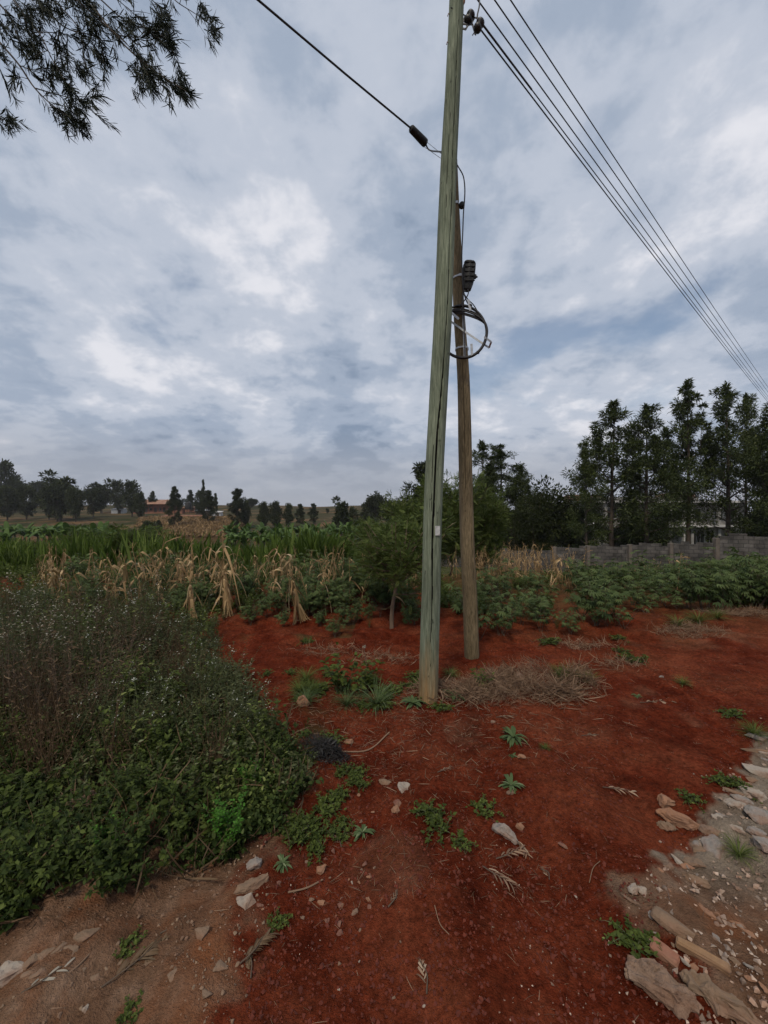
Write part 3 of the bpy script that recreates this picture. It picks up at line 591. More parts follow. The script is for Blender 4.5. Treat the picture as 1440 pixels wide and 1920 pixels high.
# ------------------------------------------------------------------ boundary wall
wp_ = [(1640, 18.5, 1003), (1343, 21, 1012), (1343, 21, 1019), (1258, 22.2, 1022), (1181, 23.2, 1024), (1103, 24.3, 1026), (1040, 25.3, 1028), (930, 27.5, 1040), (880, 28.5, 1042), (830, 29.5, 1045), (700, 31, 1056)]
wl = empty('boundary_wall', P(1181, 1027, 23.2)); wl.location.z = hz_at(wl.location.x, 23.2); tag(wl, 'grey concrete block boundary wall with pillars beyond the field', 'wall')
pr_ = None; k = 0
for (px, Yv, py) in wp_:
    c = P(px, py, Yv)
    if pr_ is not None and (c.xy-pr_.xy).length > .1:
        a, b = Vector((pr_.x, pr_.y, 0)), Vector((c.x, c.y, 0)); d = b-a; L = d.length; top = (pr_.z+c.z)/2
        g0 = min(hz_at(a.x, a.y), hz_at(b.x, b.y))-.4; rz = math.atan2(d.y, d.x)
        n_ = max(1, int(L/.42)); mb = MB(); hh_ = top-g0; box(mb, (0, 0, hh_/2), (L-.24, .2, hh_))
        for j in range(n_):         # uneven top course
            if random.random() < .45: box(mb, (-L/2+.3+j*(L-.6)/n_, 0, hh_+.055), (.38, .19, .11+random.uniform(0, .09)), tint=.4)
        o = mb.build('wall_panel', MATS['block_wall'], wl, False); o.location = Vector(((a.x+b.x)/2, (a.y+b.y)/2, g0))-wl.location; o.rotation_euler[2] = rz
    if pr_ is None or (c.xy-pr_.xy).length > .1:
        g0 = hz_at(c.x, c.y)-.3; mb = MB(); box(mb, (0, 0, (c.z+.10-g0)/2), (.24, .26, c.z+.10-g0), bevel=.02)
        o = mb.build('pillar', MATS['pillar_stone'], wl, False); o.location = Vector((c.x, c.y, g0))-wl.location
    pr_ = c
# ------------------------------------------------------------------ buildings
def part(nm, mat, parent, boxes, bevel=0.0, smooth=False):
    mb = MB()
    for c, s in boxes: box(mb, c, s, bevel=bevel)
    return mb.build(nm, MATS[mat], parent, smooth)
YB = 46; xB = lambda px: (px-720)*YB/F; zB = lambda py: CH-(py-960)*YB/F
gz = hz_at(xB(1250), YB)-.2
bb = empty('apartment_building', (xB(1250), YB, gz)); tag(bb, 'unfinished grey two storey concrete building behind the tall trees', 'building')
X0, X1 = xB(1088)-xB(1250), xB(1412)-xB(1250); Hh = zB(941)-gz; mid = zB(986)-gz
part('wall', 'concrete', bb, [((( X0+X1)/2, 5, Hh/2), (X1-X0-.6, 9, Hh-.3))])
part('roof_slab', 'concrete_pale', bb, [(((X0+X1)/2, 4.4, Hh), (X1-X0+.9, 11, .22))])
part('floor_slab', 'concrete_pale', bb, [(((X0+X1)/2, 3.9, mid), (X1-X0+.3, 10.4, .2))])
part('parapet', 'concrete', bb, [(((X0+X1)/2-3, -.7, Hh+.33), (X1-X0-8, .15, .44))])
for k, px in enumerate((1092, 1130, 1170, 1210, 1250, 1276, 1290, 1340, 1372, 1408)):
    part('column', 'concrete_pale' if k in (0, 5, 8, 9) else 'concrete', bb, [((xB(px)-xB(1250), -.55, mid/2-.05), (.3, .3, mid-.1)), ((xB(px)-xB(1250), -.55, (mid+Hh)/2), (.3, .3, Hh-mid-.3))])
for px, py, w_, h_ in ((1110, 962, 1.2, 1.2), (1150, 962, 1.2, 1.2), (1190, 962, 1.2, 1.2), (1230, 962, 1.3, 1.2), (1265, 962, 1.1, 1.2), (1308, 964, 1.4, 1.2), (1352, 964, 1.0, 1.2), (1110, 1008, 1.1, 1.4), (1150, 1008, 1.1, 1.4), (1200, 1008, 1.2, 1.4), (1240, 1008, 1.1, 1.4), (1302, 1010, .9, 1.9), (1318, 1010, .9, 1.9), (1336, 1010, .9, 1.9), (1375, 1005, 1.0, 1.3)):
    wx, wz = xB(px)-xB(1250), zB(py)-gz
    f = part('window', 'concrete_pale', bb, [((wx, .42, wz-h_/2-.04), (w_+.16, .2, .08)), ((wx, .42, wz+h_/2+.04), (w_+.16, .2, .08)), ((wx-w_/2-.04, .42, wz), (.08, .18, h_)), ((wx+w_/2+.04, .42, wz), (.08, .18, h_)), ((wx, .44, wz), (.05, .08, h_))])
    mb = MB(); box(mb, (wx, .478, wz), (w_, .03, h_)); mb.build('pane', MATS['glass_dark'], f, False)
for k in range(9):
    mb = MB(); bx_ = xB(1290+k*13+random.uniform(-3, 3))-xB(1250); tube(mb, [(bx_, .2, Hh), (bx_+random.uniform(-.05, .05), .2, Hh+random.uniform(.7, 1.6))], .02, 4)
    mb.build('starter_bar', MATS['rust'], bb)
for c_ in (((xB(1110)-xB(1250), 2.0, Hh+.45), (3.6, 2.4, .8)), ((xB(1300)-xB(1250), 3, Hh+.6), (3.2, 2.4, 1.0))): part('stair_head', 'tin_rust', bb, [c_])
lb = empty('outbuilding', (xB(1065), 42, hz_at(xB(1065), 42)-.2)); tag(lb, 'pale low block with thin posts glimpsed between the dark trees', 'building')
hb = zB(984)-lb.location.z+.2
part('wall', 'concrete', lb, [((0, 2.5, hb/2), (3.6, 4.5, hb-.2))]); part('roof', 'concrete_pale', lb, [((0, 2.0, hb), (4.4, 6.2, .16))])
for k in (-1.7, -.6, .6, 1.7): part('post', 'concrete_pale', lb, [((k, -.6, hb/2-.04), (.14, .14, hb-.08))])
def hull_blob(seed):
    a = np.arange(10)*2*math.pi/10; rs = np.random.default_rng(seed); v = [[0, 0, 1]]
    for z, r in ((.75, .55), (.35, .9), (-.3, 1.1)): v += [[r*math.cos(q)*rs.uniform(.8, 1.2), r*math.sin(q)*rs.uniform(.8, 1.2), z*rs.uniform(.8, 1.2)] for q in a]
    f = [[0, 1+j, 1+(j+1) % 10, 1+(j+1) % 10] for j in range(10)]; f = [q[:3] for q in f]
    for k in range(2): f += [[1+k*10+j, 11+k*10+j, 11+k*10+(j+1) % 10, 1+k*10+(j+1) % 10] for j in range(10)]
    return np.array(v), f
# hillside homestead
def gable(mb, w_, d_, z, hgt, over=.3, m=0):
    v = np.array([[-w_/2-over, -d_/2-over, z], [w_/2+over, -d_/2-over, z], [w_/2+over, d_/2+over, z], [-w_/2-over, d_/2+over, z], [-w_/2-over, 0, z+hgt], [w_/2+over, 0, z+hgt]])
    v2 = v+np.array([0, 0, .07]); mb.add(np.vstack([v, v2]), [[0, 1, 5, 4], [3, 4, 5, 2], [6, 10, 11, 7], [9, 8, 11, 10], [0, 6, 7, 1], [2, 8, 9, 3], [0, 4, 10, 6], [4, 3, 9, 10], [1, 7, 11, 5], [5, 11, 8, 2]], .5, m)
h0 = G(293, 962); sc = h0.y/F
hs = empty('farmhouse', h0, 0.05); tag(hs, 'rust red tin roofed house on the far hillside', 'house')
W_ = 60*sc; part('wall', 'mud_wall', hs, [((0, 3*sc*12/2, 17*sc/2-.3), (W_, 30*sc, 17*sc+.6))])
mb = MB(); hr = 17*sc; v = np.array([[-W_/2-.4, -1.5, hr-.1], [W_/2+.4, -1.5, hr-.1], [W_/2+.1, 3.2, hr+8.5*sc], [-W_/2+.3, 3.2, hr+8.5*sc]]); vb = v+np.array([0, 7, 0]); vb[0, 2] = vb[1, 2] = hr-.1
mb.add(np.vstack([v, v-np.array([0, 0, .08])]), [[0, 1, 2, 3], [7, 6, 5, 4], [0, 4, 5, 1], [1, 5, 6, 2], [3, 7, 4, 0], [2, 6, 7, 3]])
v = np.array([[-W_/2+.3, 3.2, hr+8.5*sc], [W_/2+.1, 3.2, hr+8.5*sc], [W_/2+.4, 7.2, hr], [-W_/2-.4, 7.2, hr]]); mb.add(np.vstack([v, v-np.array([0, 0, .08])]), [[0, 1, 2, 3], [7, 6, 5, 4], [2, 6, 7, 3], [1, 5, 6, 2], [0, 3, 7, 4]])
mb.build('roof', MATS['tin_rust'], hs, False)
for k in (-.33, -.05, .22):
    part('door', 'wood_dark', hs, [((k*W_, -.02+3*sc*12/2-15*sc, 1.05), (.95, .08, 2.1))])
for k in (-.19, .09, .37):
    part('window', 'glass_dark', hs, [((k*W_, -.02+3*sc*12/2-15*sc, 1.4), (.9, .08, .9))])
part('veranda', 'mud_wall', hs, [((1.0, -2.2, .0), (W_+3, 2.4, .5))])
for k in (-.46, -.15, .15, .46): part('post', 'wood_dark', hs, [((k*W_, -1.25, hr/2-.1), (.12, .12, hr-.1))])
mb = MB(); g = G(345, 969); 
for q in range(9): mb.add(hull_blob(q)[0]*[2.2, 1.0, .5]+np.array([(q-4)*1.3, random.uniform(-.6, .6), .1]), hull_blob(q)[1])
o = mb.build('earth_mound', MATS['mud_wall'], None, loc=None); o.location = g; tag(o, 'low heap of red earth dug up beside the farmhouse', 'earth heap')
def shed(px, py, wpx, hpx, lab, wallm='tin_grey', roofm='tin_grey', nm='shed', rot=0.1):
    g = G(px, py); s = g.y/F; e = empty(nm, g, rot); tag(e, lab, nm.replace('_', ' '))
    part('wall', wallm, e, [((0, 1.2, hpx*s/2-.2), (wpx*s, 2.4, hpx*s+.4))])
    mb = MB(); z = hpx*s+.12; v = np.array([[-wpx*s/2-.2, -.3, z-.1], [wpx*s/2+.2, -.3, z-.1], [wpx*s/2+.2, 2.8, z+.35], [-wpx*s/2-.2, 2.8, z+.35]]); mb.add(np.vstack([v, v-np.array([0, 0, .08])]), [[0, 1, 2, 3], [7, 6, 5, 4], [0, 4, 5, 1], [1, 5, 6, 2], [2, 6, 7, 3], [3, 7, 4, 0]])
    mb.build('roof', MATS[roofm], e, False); part('door', 'wood_dark', e, [((wpx*s*.2, -.03, hpx*s*.42), (.75, .07, hpx*s*.8))]); return e
shed(330, 963, 22, 10, 'low reddish shed joined on beside the farmhouse', 'mud_wall', 'tin_rust')
shed(362, 961, 30, 9, 'long low reddish building between the farmhouse and the tin sheds', 'mud_wall', 'tin_rust', 'farm_building')
shed(220, 963, 22, 8, 'small grey tin shed alone below the trees on the hillside')
shed(380, 966, 26, 8, 'low dark tin shed with pale posts near the water tank', 'wood_dark', 'tin_grey')
shed(405, 968, 17, 7, 'small pale tin shed at the end of the farm sheds', 'tin_grey', 'concrete_pale')
tk = empty('water_tank', G(353, 963)); s = tk.location.y/F; tag(tk, 'black round water tank on a stand beside the farmhouse', 'water tank')
mb = MB(); tube(mb, [(0, 0, 8*s), (0, 0, 9*s), (0, 0, 19*s), (0, 0, 20.5*s), (0, 0, 22*s)], [5.4*s, 5.7*s, 5.7*s, 5.0*s, 1.6*s], 20); mb.build('tank', MATS['black_plastic'], tk)
part('stand', 'wood_dark', tk, [((0, 0, 7.6*s), (12*s, 12*s, .15))])
for a in (-1, 1):
    for b in (-1, 1): part('leg', 'wood_dark', tk, [((a*4.5*s, b*4.5*s, 3.6*s), (.16, .16, 7.4*s))])
for (px, py, h_, lab) in ((230, 948, 36, 'thin power pole among the trees beside the grey shed'), (206, 950, 28, 'shorter thin power pole left of the grey shed'), (62, 945, 40, 'thin pole against the sky between the far left trees')):
    g = G(px, py); s = g.y/F; e = empty('power_pole', g); tag(e, lab, 'power pole')
    mb = MB(); tube(mb, [(0, 0, -.2), (0, 0, h_*s)], [.17, .11], 8); mb.build('shaft', MATS['bark_pale'], e)
    mb = MB(); box(mb, (0, 0, h_*s-.5), (1.5, .12, .12)); mb.build('crossarm', MATS['wood_dark'], e, False)
# ------------------------------------------------------------------ plant builders
def randdir(n, up_lo=0.0, up_hi=1.0):
    a = rnd(n, 0, 2*math.pi); z = rnd(n, up_lo, up_hi); r = np.sqrt(np.clip(1-z*z, 0.02, 1)); return np.stack([r*np.cos(a), r*np.sin(a), z], 1)
def ribbons(mb, base, d, L, wd, droop, tint, m=0, seg=4):
    """thin stems, drawn as three sided tapering sticks; returns point(t) function"""
    n = len(base); d = d/np.linalg.norm(d, axis=1, keepdims=True); L = np.broadcast_to(L, (n,)); dr = np.broadcast_to(droop, (n,))
    def pt(i, t): return base[i]+d[i]*(L[i]*t)[:, None]+np.stack([0*t, 0*t, -dr[i]*L[i]*t*t], 1)
    Rm = frames(d, rnd(n, 0, 6.28)); ts = np.linspace(0, 1, seg+1); V = []
    for t in ts:
        c = pt(np.arange(n), np.full(n, t)); r = np.broadcast_to(wd, (n,))*(1-.75*t)
        for k in range(3):
            a = k*2.094; V.append(c+(Rm[:, :, 0]*math.cos(a)+Rm[:, :, 2]*math.sin(a))*r[:, None])
    V = np.stack(V, 1); k3 = (seg+1)*3; f = []
    for i in range(seg):
        for j in range(3): f.append([i*3+j, i*3+(j+1) % 3, i*3+3+(j+1) % 3, i*3+3+j])
    F_ = (np.array(f)[None]+(np.arange(n)*k3)[:, None, None]).reshape(-1, 4)
    mb.add(V.reshape(-1, 3), F_, np.repeat(np.broadcast_to(np.asarray(tint, float), (n,)), k3), m)
    return pt
def herbs(mb, pos, h, nst, spread, nleaf, leaf, tmpl, tint=(.2, .9), ls=0, ss=1, droop=.1, t0=.15, stemw=.0022, leafup=(-.3, .5), flower=None, fm=2, fsize=.012, fn=5, along=.35):
    """herbaceous plants at pos (n,3): stems with leaves along them, optional flower heads at the tips"""
    n = len(pos); h = np.broadcast_to(h, (n,)); idx = np.repeat(np.arange(n), nst); N_ = len(idx)
    d = randdir(N_, 0, 1); d[:, 2] = 1; d[:, :2] *= spread*rnd(N_, .3, 1.2)[:, None]
    L = h[idx]*rnd(N_, .6, 1.1); base = pos[idx]+np.stack([RNG.normal(0, .02, N_), RNG.normal(0, .02, N_), 0*L], 1)
    pt = ribbons(mb, base, d, L, stemw, droop, rnd(N_, .2, .7), ss)
    li = np.repeat(np.arange(N_), nleaf); t = rnd(len(li), t0, 1.0); p = pt(li, t)
    ld = randdir(len(li), *leafup); dn = d/np.linalg.norm(d, axis=1, keepdims=True); ld = ld+dn[li]*along
    plant_t = rnd(n, -.15, .15)[idx][li]
    scatter(mb, tmpl, p, ld, rnd(len(li), .55, 1.15)*leaf*(1.15-.45*t), np.clip(rnd(len(li), *tint)**1.6*.85+.25*t+plant_t, 0, 1), RNG.normal(0, .5, len(li)), ls)
    if flower:
        fi = np.where(rnd(N_) < flower)[0]; q = np.repeat(fi, fn); p = pt(q, rnd(len(q), .93, 1.02))+RNG.normal(0, fsize*1.3, (len(q), 3))
        for r_ in range(3): scatter(mb, LSW, p, randdir(len(q), -.3, 1), fsize*rnd(len(q), .6, 1.2), rnd(len(q), .2, 1), RNG.normal(0, 1, len(q)), fm)
def grid_pos(n, x0, x1, y0, y1, mask=None):
    xs, ys = rnd(n, x0, x1), rnd(n, y0, y1)
    if mask is not None: k = mask(xs, ys); xs, ys = xs[k], ys[k]
    return np.stack([xs, ys, height(xs, ys)], 1)
def px_of(x, y, z): return 720+F*x/y, 960-F*(z-CH)/y
def clumpy(mb, centres, rad, nleaf, leaf, tmpl, m, droop=.2, outd=None, shell=.55, flat=.75, tlo=.1):
    """leaf clumps: leaves fill each clump, tips lean outwards"""
    n = len(centres); rad = np.broadcast_to(rad, (n,)); i = np.repeat(np.arange(n), nleaf); k = len(i)
    u = RNG.normal(0, 1, (k, 3)); u /= np.linalg.norm(u, axis=1, keepdims=True); r = rnd(k)**shell
    off = u*r[:, None]*rad[i][:, None]; off[:, 2] *= flat
    d = u+RNG.normal(0, .35, (k, 3)); d[:, 2] += .25-droop
    if outd is not None: d += outd[i]*.7
    tone = rnd(n, -.18, .18)[i]
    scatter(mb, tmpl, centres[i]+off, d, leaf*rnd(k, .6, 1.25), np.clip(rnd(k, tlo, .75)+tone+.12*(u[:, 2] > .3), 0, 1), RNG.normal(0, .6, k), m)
def grevillea(h, wd, seed, nlimb=38, nl=66, leaf=.42, clear=.12, gap=.08, mat='f_tree', top=1.0, lean=.0, name='grevillea_tree'):
    """tall silky oak with rising limbs and leaf clumps"""
    global RNG; keep = RNG; RNG = np.random.default_rng(seed)
    e = empty(name, (0, 0, 0)); tr = MB(); cr = MB()
    zs = np.linspace(0, h*.97, 9); wx = np.cumsum(RNG.normal(0, .03*h/9, 9))+lean*zs; wy = np.cumsum(RNG.normal(0, .02*h/9, 9)); trunk = np.stack([wx, wy, zs-.3*(zs == 0)], 1)
    tube(tr, trunk, np.linspace(.013*h+.03, .02, 9), 8)
    at = lambda z: np.array([np.interp(z, zs, trunk[:, 0]), np.interp(z, zs, trunk[:, 1]), z])
    C = []; Rr = []; O = []
    for k in range(nlimb):
        f = clear+(1-clear)*((k+RNG.uniform(0, .8))/nlimb)
        if RNG.uniform() < gap: continue
        prof = min(1, (f-clear)/.18+.5)*(1-max(0, f-.38)/.66)**.9; a = k*2.4+RNG.uniform(-.5, .5)
        L = wd*.5*prof*RNG.uniform(.5, 1.3)+.25; b = at(f*h*.97); up_ = RNG.uniform(.25, .8)
        o = np.array([math.cos(a), math.sin(a), 0]); tip = b+o*L+np.array([0, 0, L*up_]); mid = b+o*L*.55+np.array([0, 0, L*up_*.38])
        tube(tr, [b, mid, tip], [.006*h*(1-.6*f)+.008, .02, .008], 5)
        m_ = max(2, int(L/.42))
        for q in range(m_):
            t = .35+.65*(q+1)/m_; c = b+(tip-b)*t+RNG.normal(0, .10, 3)*L**.5; C.append(c); Rr.append((.24+.12*L)*RNG.uniform(.7, 1.4)); O.append(o*.6+np.array([0, 0, .3]))
    for k in (2, 5, 8, 10, 12, 14, 15, 16, 17, 18, 19, 20):
        C.append(at(h*(.66+.34*k/20))+RNG.normal(0, .30*(1-k/24), 3)); Rr.append((.36-.012*k)*RNG.uniform(.7, 1.3)); O.append(np.array([0, 0, .9]))
    for q in range(3):          # side leaders with pointed tops
        a = RNG.uniform(0, 6.28); o = np.array([math.cos(a), math.sin(a), 0])*wd*RNG.uniform(.14, .30); z0 = h*RNG.uniform(.5, .62); z1 = h*RNG.uniform(.72, .92)
        tube(tr, [at(z0*.85), at(z0)+o*.8, at(z1)*[1, 1, 1]+o], [.05, .03, .012], 5)
        for k in range(9): C.append(at(z0+(z1-z0)*k/8)+o+RNG.normal(0, .24*(1-k/14), 3)); Rr.append((.34-.016*k)*RNG.uniform(.7, 1.2)); O.append(np.array([0, 0, .9]))
    C = np.array(C); Rr = np.array(Rr); O = np.array(O)
    clumpy(cr, C, Rr, nl, leaf*.62, leaf_s(.13, .05, .25), 0, outd=O, flat=.75)
    clumpy(cr, C, Rr*1.15, nl//4, leaf*1.1, blade_t(.055, 1.1, 4), 0, outd=O+[0, 0, .5], flat=.8, tlo=.35, droop=-.2)
    tr.build('trunk', MATS['bark'], e); cr.build('crown', MATS[mat], e); RNG = keep; return e
def round_tree(h, wd, seed, nclump=34, nl=90, leaf=.30, mat='f_far', clear=.2, tmpl=LS, name='bushy_tree', gaps=0, bark='bark', crad=.17, irregular=.25):
    global RNG; keep = RNG; RNG = np.random.default_rng(seed)
    e = empty(name, (0, 0, 0)); tr = MB(); cr = MB(); cz = h*(clear+(1-clear)*.5); rz = h*(1-clear)*.5
    n3 = nclump; u = RNG.normal(0, 1, (n3, 3)); u /= np.linalg.norm(u, axis=1, keepdims=True)
    r = RNG.uniform(.35, 1.0, n3)**.6*(1-irregular*RNG.uniform(0, 1, n3)); C = np.stack([u[:, 0]*r*wd*.42, u[:, 1]*r*wd*.42, cz+u[:, 2]*r*rz*.86], 1)
    tube(tr, [(0, 0, -.3), (RNG.normal(0, .03)*h*.3, 0, h*.3), (RNG.normal(0, .05)*h*.3, 0, h*.7)], [.022*h+.03, .017*h, .006*h], 7)
    for c in C[::2]: tube(tr, [(0, 0, h*(clear*.6+.1)), (c[0]*.5, c[1]*.5, (c[2]+h*.3)*.5), tuple(c)], [.009*h, .006*h, .003*h], 4)
    clumpy(cr, C, crad*wd*(1-.2*RNG.uniform(0, 1, n3)), nl, leaf, tmpl, 0, outd=u*.5, shell=.45)
    tr.build('trunk', MATS[bark], e); cr.build('crown', MATS[mat], e); RNG = keep; return e
USED = set()
def place(proto, loc, s=(1, 1, 1), rz=None, label=None, cat=None, group=None, used=USED):
    if proto.name not in used and proto.name: used.add(proto.name); o = proto
    else:
        o = copy_tree(proto)
        if 'group' in o: del o['group']
    o.location = loc; o.scale = s if hasattr(s, '__len__') else (s, s, s); tl = random.gauss(0, .13) if 'maize' in o.name else 0; o.rotation_euler = (tl, tl*.5, random.uniform(0, 6.28) if rz is None else rz)
    return tag(o, label, cat, group)
# --- tall silky trees behind the wall: (trunk px, top py, Y, width px, label)
gv = [grevillea(12, 4.2, 101), grevillea(12, 5.0, 102, nlimb=40), grevillea(12, 3.4, 103, gap=.3, clear=.34), grevillea(12, 4.6, 104, nlimb=30, gap=.22)]
TT = [(1098, 828, 27, 64, 0, 'shorter slim tree at the outer end of the tall tree row behind the block wall'),
      (1148, 750, 28, 112, 0, 'tall pointed tree with a loose side crown behind the block wall'),
      (1210, 758, 27, 126, 1, 'broadest dense dark tree in the row behind the block wall'),
      (1289, 714, 28, 84, 2, 'tallest slim tree with a bare crooked lower trunk behind the wall'),
      (1250, 800, 30, 80, 3, 'thinner tree filling in behind the dense tree and the slim crooked one'),
      (1366, 720, 27, 120, 3, 'tall dark tree with a visible straight trunk in front of the concrete building'),
      (1398, 738, 29, 84, 1, 'tree with a narrow secondary top close behind the straight trunked tree'),
      (1448, 742, 24, 110, 1, 'heavy dark tree cut by the picture edge beside the block wall'),
      (1520, 705, 26, 130, 0, 'tree just past the heavy dark tree at the end of the wall'),
      (905, 826, 34, 84, 3, 'dark tree rising just beside the brown strut pole'),
      (938, 832, 35, 96, 0, 'dark pointed tree second from the brown strut pole'),
      (978, 872, 34, 76, 1, 'lower dark tree third from the brown strut pole')]
for k, (px, py, Yv, wpx, v, lab) in enumerate(TT):
    xw = (px-720)*Yv/F; g = hz_at(xw, Yv); hgt = CH+(960-py)*Yv/F-g; s = hgt/12.2; sw = wpx*Yv/F/(4.2, 5.0, 3.4, 4.6)[v]*1.02
    place(gv[v], (xw, Yv, g), (sw, sw, s), None, lab, 'tree', 'tall trees behind the block wall')
# dense dark bushes under and between them
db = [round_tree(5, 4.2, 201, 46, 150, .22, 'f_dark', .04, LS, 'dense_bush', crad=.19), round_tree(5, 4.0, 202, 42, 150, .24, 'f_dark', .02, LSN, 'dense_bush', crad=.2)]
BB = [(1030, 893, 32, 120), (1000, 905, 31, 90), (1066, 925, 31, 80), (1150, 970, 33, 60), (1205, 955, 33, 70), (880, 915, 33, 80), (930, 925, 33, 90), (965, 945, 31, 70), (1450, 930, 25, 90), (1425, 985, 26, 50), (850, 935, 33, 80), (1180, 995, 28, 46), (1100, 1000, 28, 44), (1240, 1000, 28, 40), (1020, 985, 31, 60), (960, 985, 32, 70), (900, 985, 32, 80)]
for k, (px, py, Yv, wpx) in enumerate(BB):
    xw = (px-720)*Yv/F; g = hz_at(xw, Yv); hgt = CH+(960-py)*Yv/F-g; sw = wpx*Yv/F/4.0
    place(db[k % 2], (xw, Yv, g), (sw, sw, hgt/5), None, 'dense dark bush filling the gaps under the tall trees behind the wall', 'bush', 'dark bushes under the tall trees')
# loose feathery trees round the poles
FR_V = []; FR_F = []                # a pinnate frond: rachis with pairs of leaflets
for i in range(11):
    y0 = .08+.085*i; l = .20*(1-abs(i-4)/9)
    for sg in (-1, 1):
        b = len(FR_V); FR_V += [[0, y0, -.02*i*.3], [sg*l*.5, y0+.055, .02], [sg*l, y0+.03, -.015], [sg*l*.5, y0-.02, .0]]; FR_F += [[b, b+1, b+2], [b, b+2, b+3]]
FR_V += [[-.006, 0, 0], [.006, 0, 0], [0, 1.05, -.06]]; FR_F.append([len(FR_V)-3, len(FR_V)-2, len(FR_V)-1])
FROND = (np.array(FR_V), np.array(FR_F))
def acacia(name, h, wd, seed, nlimb, fr, leaf, clear, mat='f_acacia', stems=1, tr_r=.02, bark='bark_pale'):
    global RNG; keep = RNG; RNG = np.random.default_rng(seed)
    e = empty(name, (0, 0, 0)); tr = MB(); cr = MB(); C = []; O = []
    for st in range(stems):
        lean = RNG.normal(0, .10, 2)*h*(stems > 1); 
        t0 = np.array([0, 0, -.1]); t1 = np.array([.02*h, 0, h*clear]); t2 = np.array([.10*h+lean[0], lean[1], h*.62])
        tube(tr, bez([t0, t0*.5+t1*.5+np.array([-.012*h, 0, 0]), t1, t2], 4), np.linspace(tr_r, tr_r*.5, 13), 8)
        for k in range(nlimb):
            a = k*2.4+RNG.uniform(-.4, .4); f = RNG.uniform(0, 1); b = t1+(t2-t1)*f; o = np.array([math.cos(a), math.sin(a), 0])
            L = wd*.5*RNG.uniform(.5, 1.05); tip = b+o*L+np.array([0, 0, (h-b[2])*RNG.uniform(.1, .95)*(1-.4*L/wd)]); mid = (b+tip)/2+np.array([0, 0, -.05*h])*.4
            tube(tr, bez([b, mid, tip], 4), np.linspace(tr_r*.35, .004, 9), 5)
            for q in range(9): t = .3+.7*q/8; C.append(b+(tip-b)*t+RNG.normal(0, .03*wd, 3)); O.append(o*.8)
    C = np.array(C); O = np.array(O); i = np.repeat(np.arange(len(C)), fr); u = RNG.normal(0, 1, (len(i), 3)); d = O[i]+u*.9; d[:, 2] = d[:, 2]*.6+.15
    scatter(cr, FROND, C[i]+u*.03*wd, d, leaf*RNG.uniform(.6, 1.2, len(i)), np.clip(RNG.uniform(.1, .9, len(i)), 0, 1), RNG.normal(0, .5, len(i)), 0)
    tr.build('trunk', MATS[bark], e); cr.build('crown', MATS[mat], e); RNG = keep; return e
g = G(735, 1174); a1 = acacia('young_thorn_tree', 1.8, 1.45, 301, 36, 8, .13, .27, 'f_acacia', 1, .034)
place(a1, g, 1.0, .1, 'young feathery tree with a bare forked trunk in front of the green pole', 'tree')
a1b = acacia('feathery_tree', 4.0, 3.4, 302, 26, 10, .30, .12, 'f_acacia', 3, .05)
for (px, py, Yv, wpx, lab) in ((845, 862, 14, 120, 'light green feathery tree showing between the two poles'), (780, 905, 12.5, 105, 'light green feathery tree just left of the green pole'), (720, 955, 11, 110, 'low feathery tree sprawling behind the young forked tree'), (905, 905, 15, 90, 'feathery tree just behind the brown pole'),
                              (225, 972, 16, 150, 'wide dull green feathery bush in the middle of the tall grass'), (300, 1002, 15, 70, 'small dark feathery bush beside the wide dull green one'), (55, 1005, 15, 90, 'low dark feathery bush in the grass near the picture edge'), (135, 1012, 17, 70, 'dark feathery bush between the two others in the tall grass'), (390, 1020, 16, 60, 'dull feathery bush at the edge of the bright tall grass'), (520, 1022, 18, 70, 'sprawling green bush in front of the banana plants'), (620, 1012, 15, 90, 'broad green bush left of the young forked tree')):
    xw = (px-720)*Yv/F; g = hz_at(xw, Yv); hgt = CH+(960-py)*Yv/F-g; sw = wpx*Yv/F/3.4
    o = place(a1b, (xw, Yv, g), (sw, sw, hgt/4.1), None, lab, 'tree' if py < 960 else 'bush', 'feathery trees')
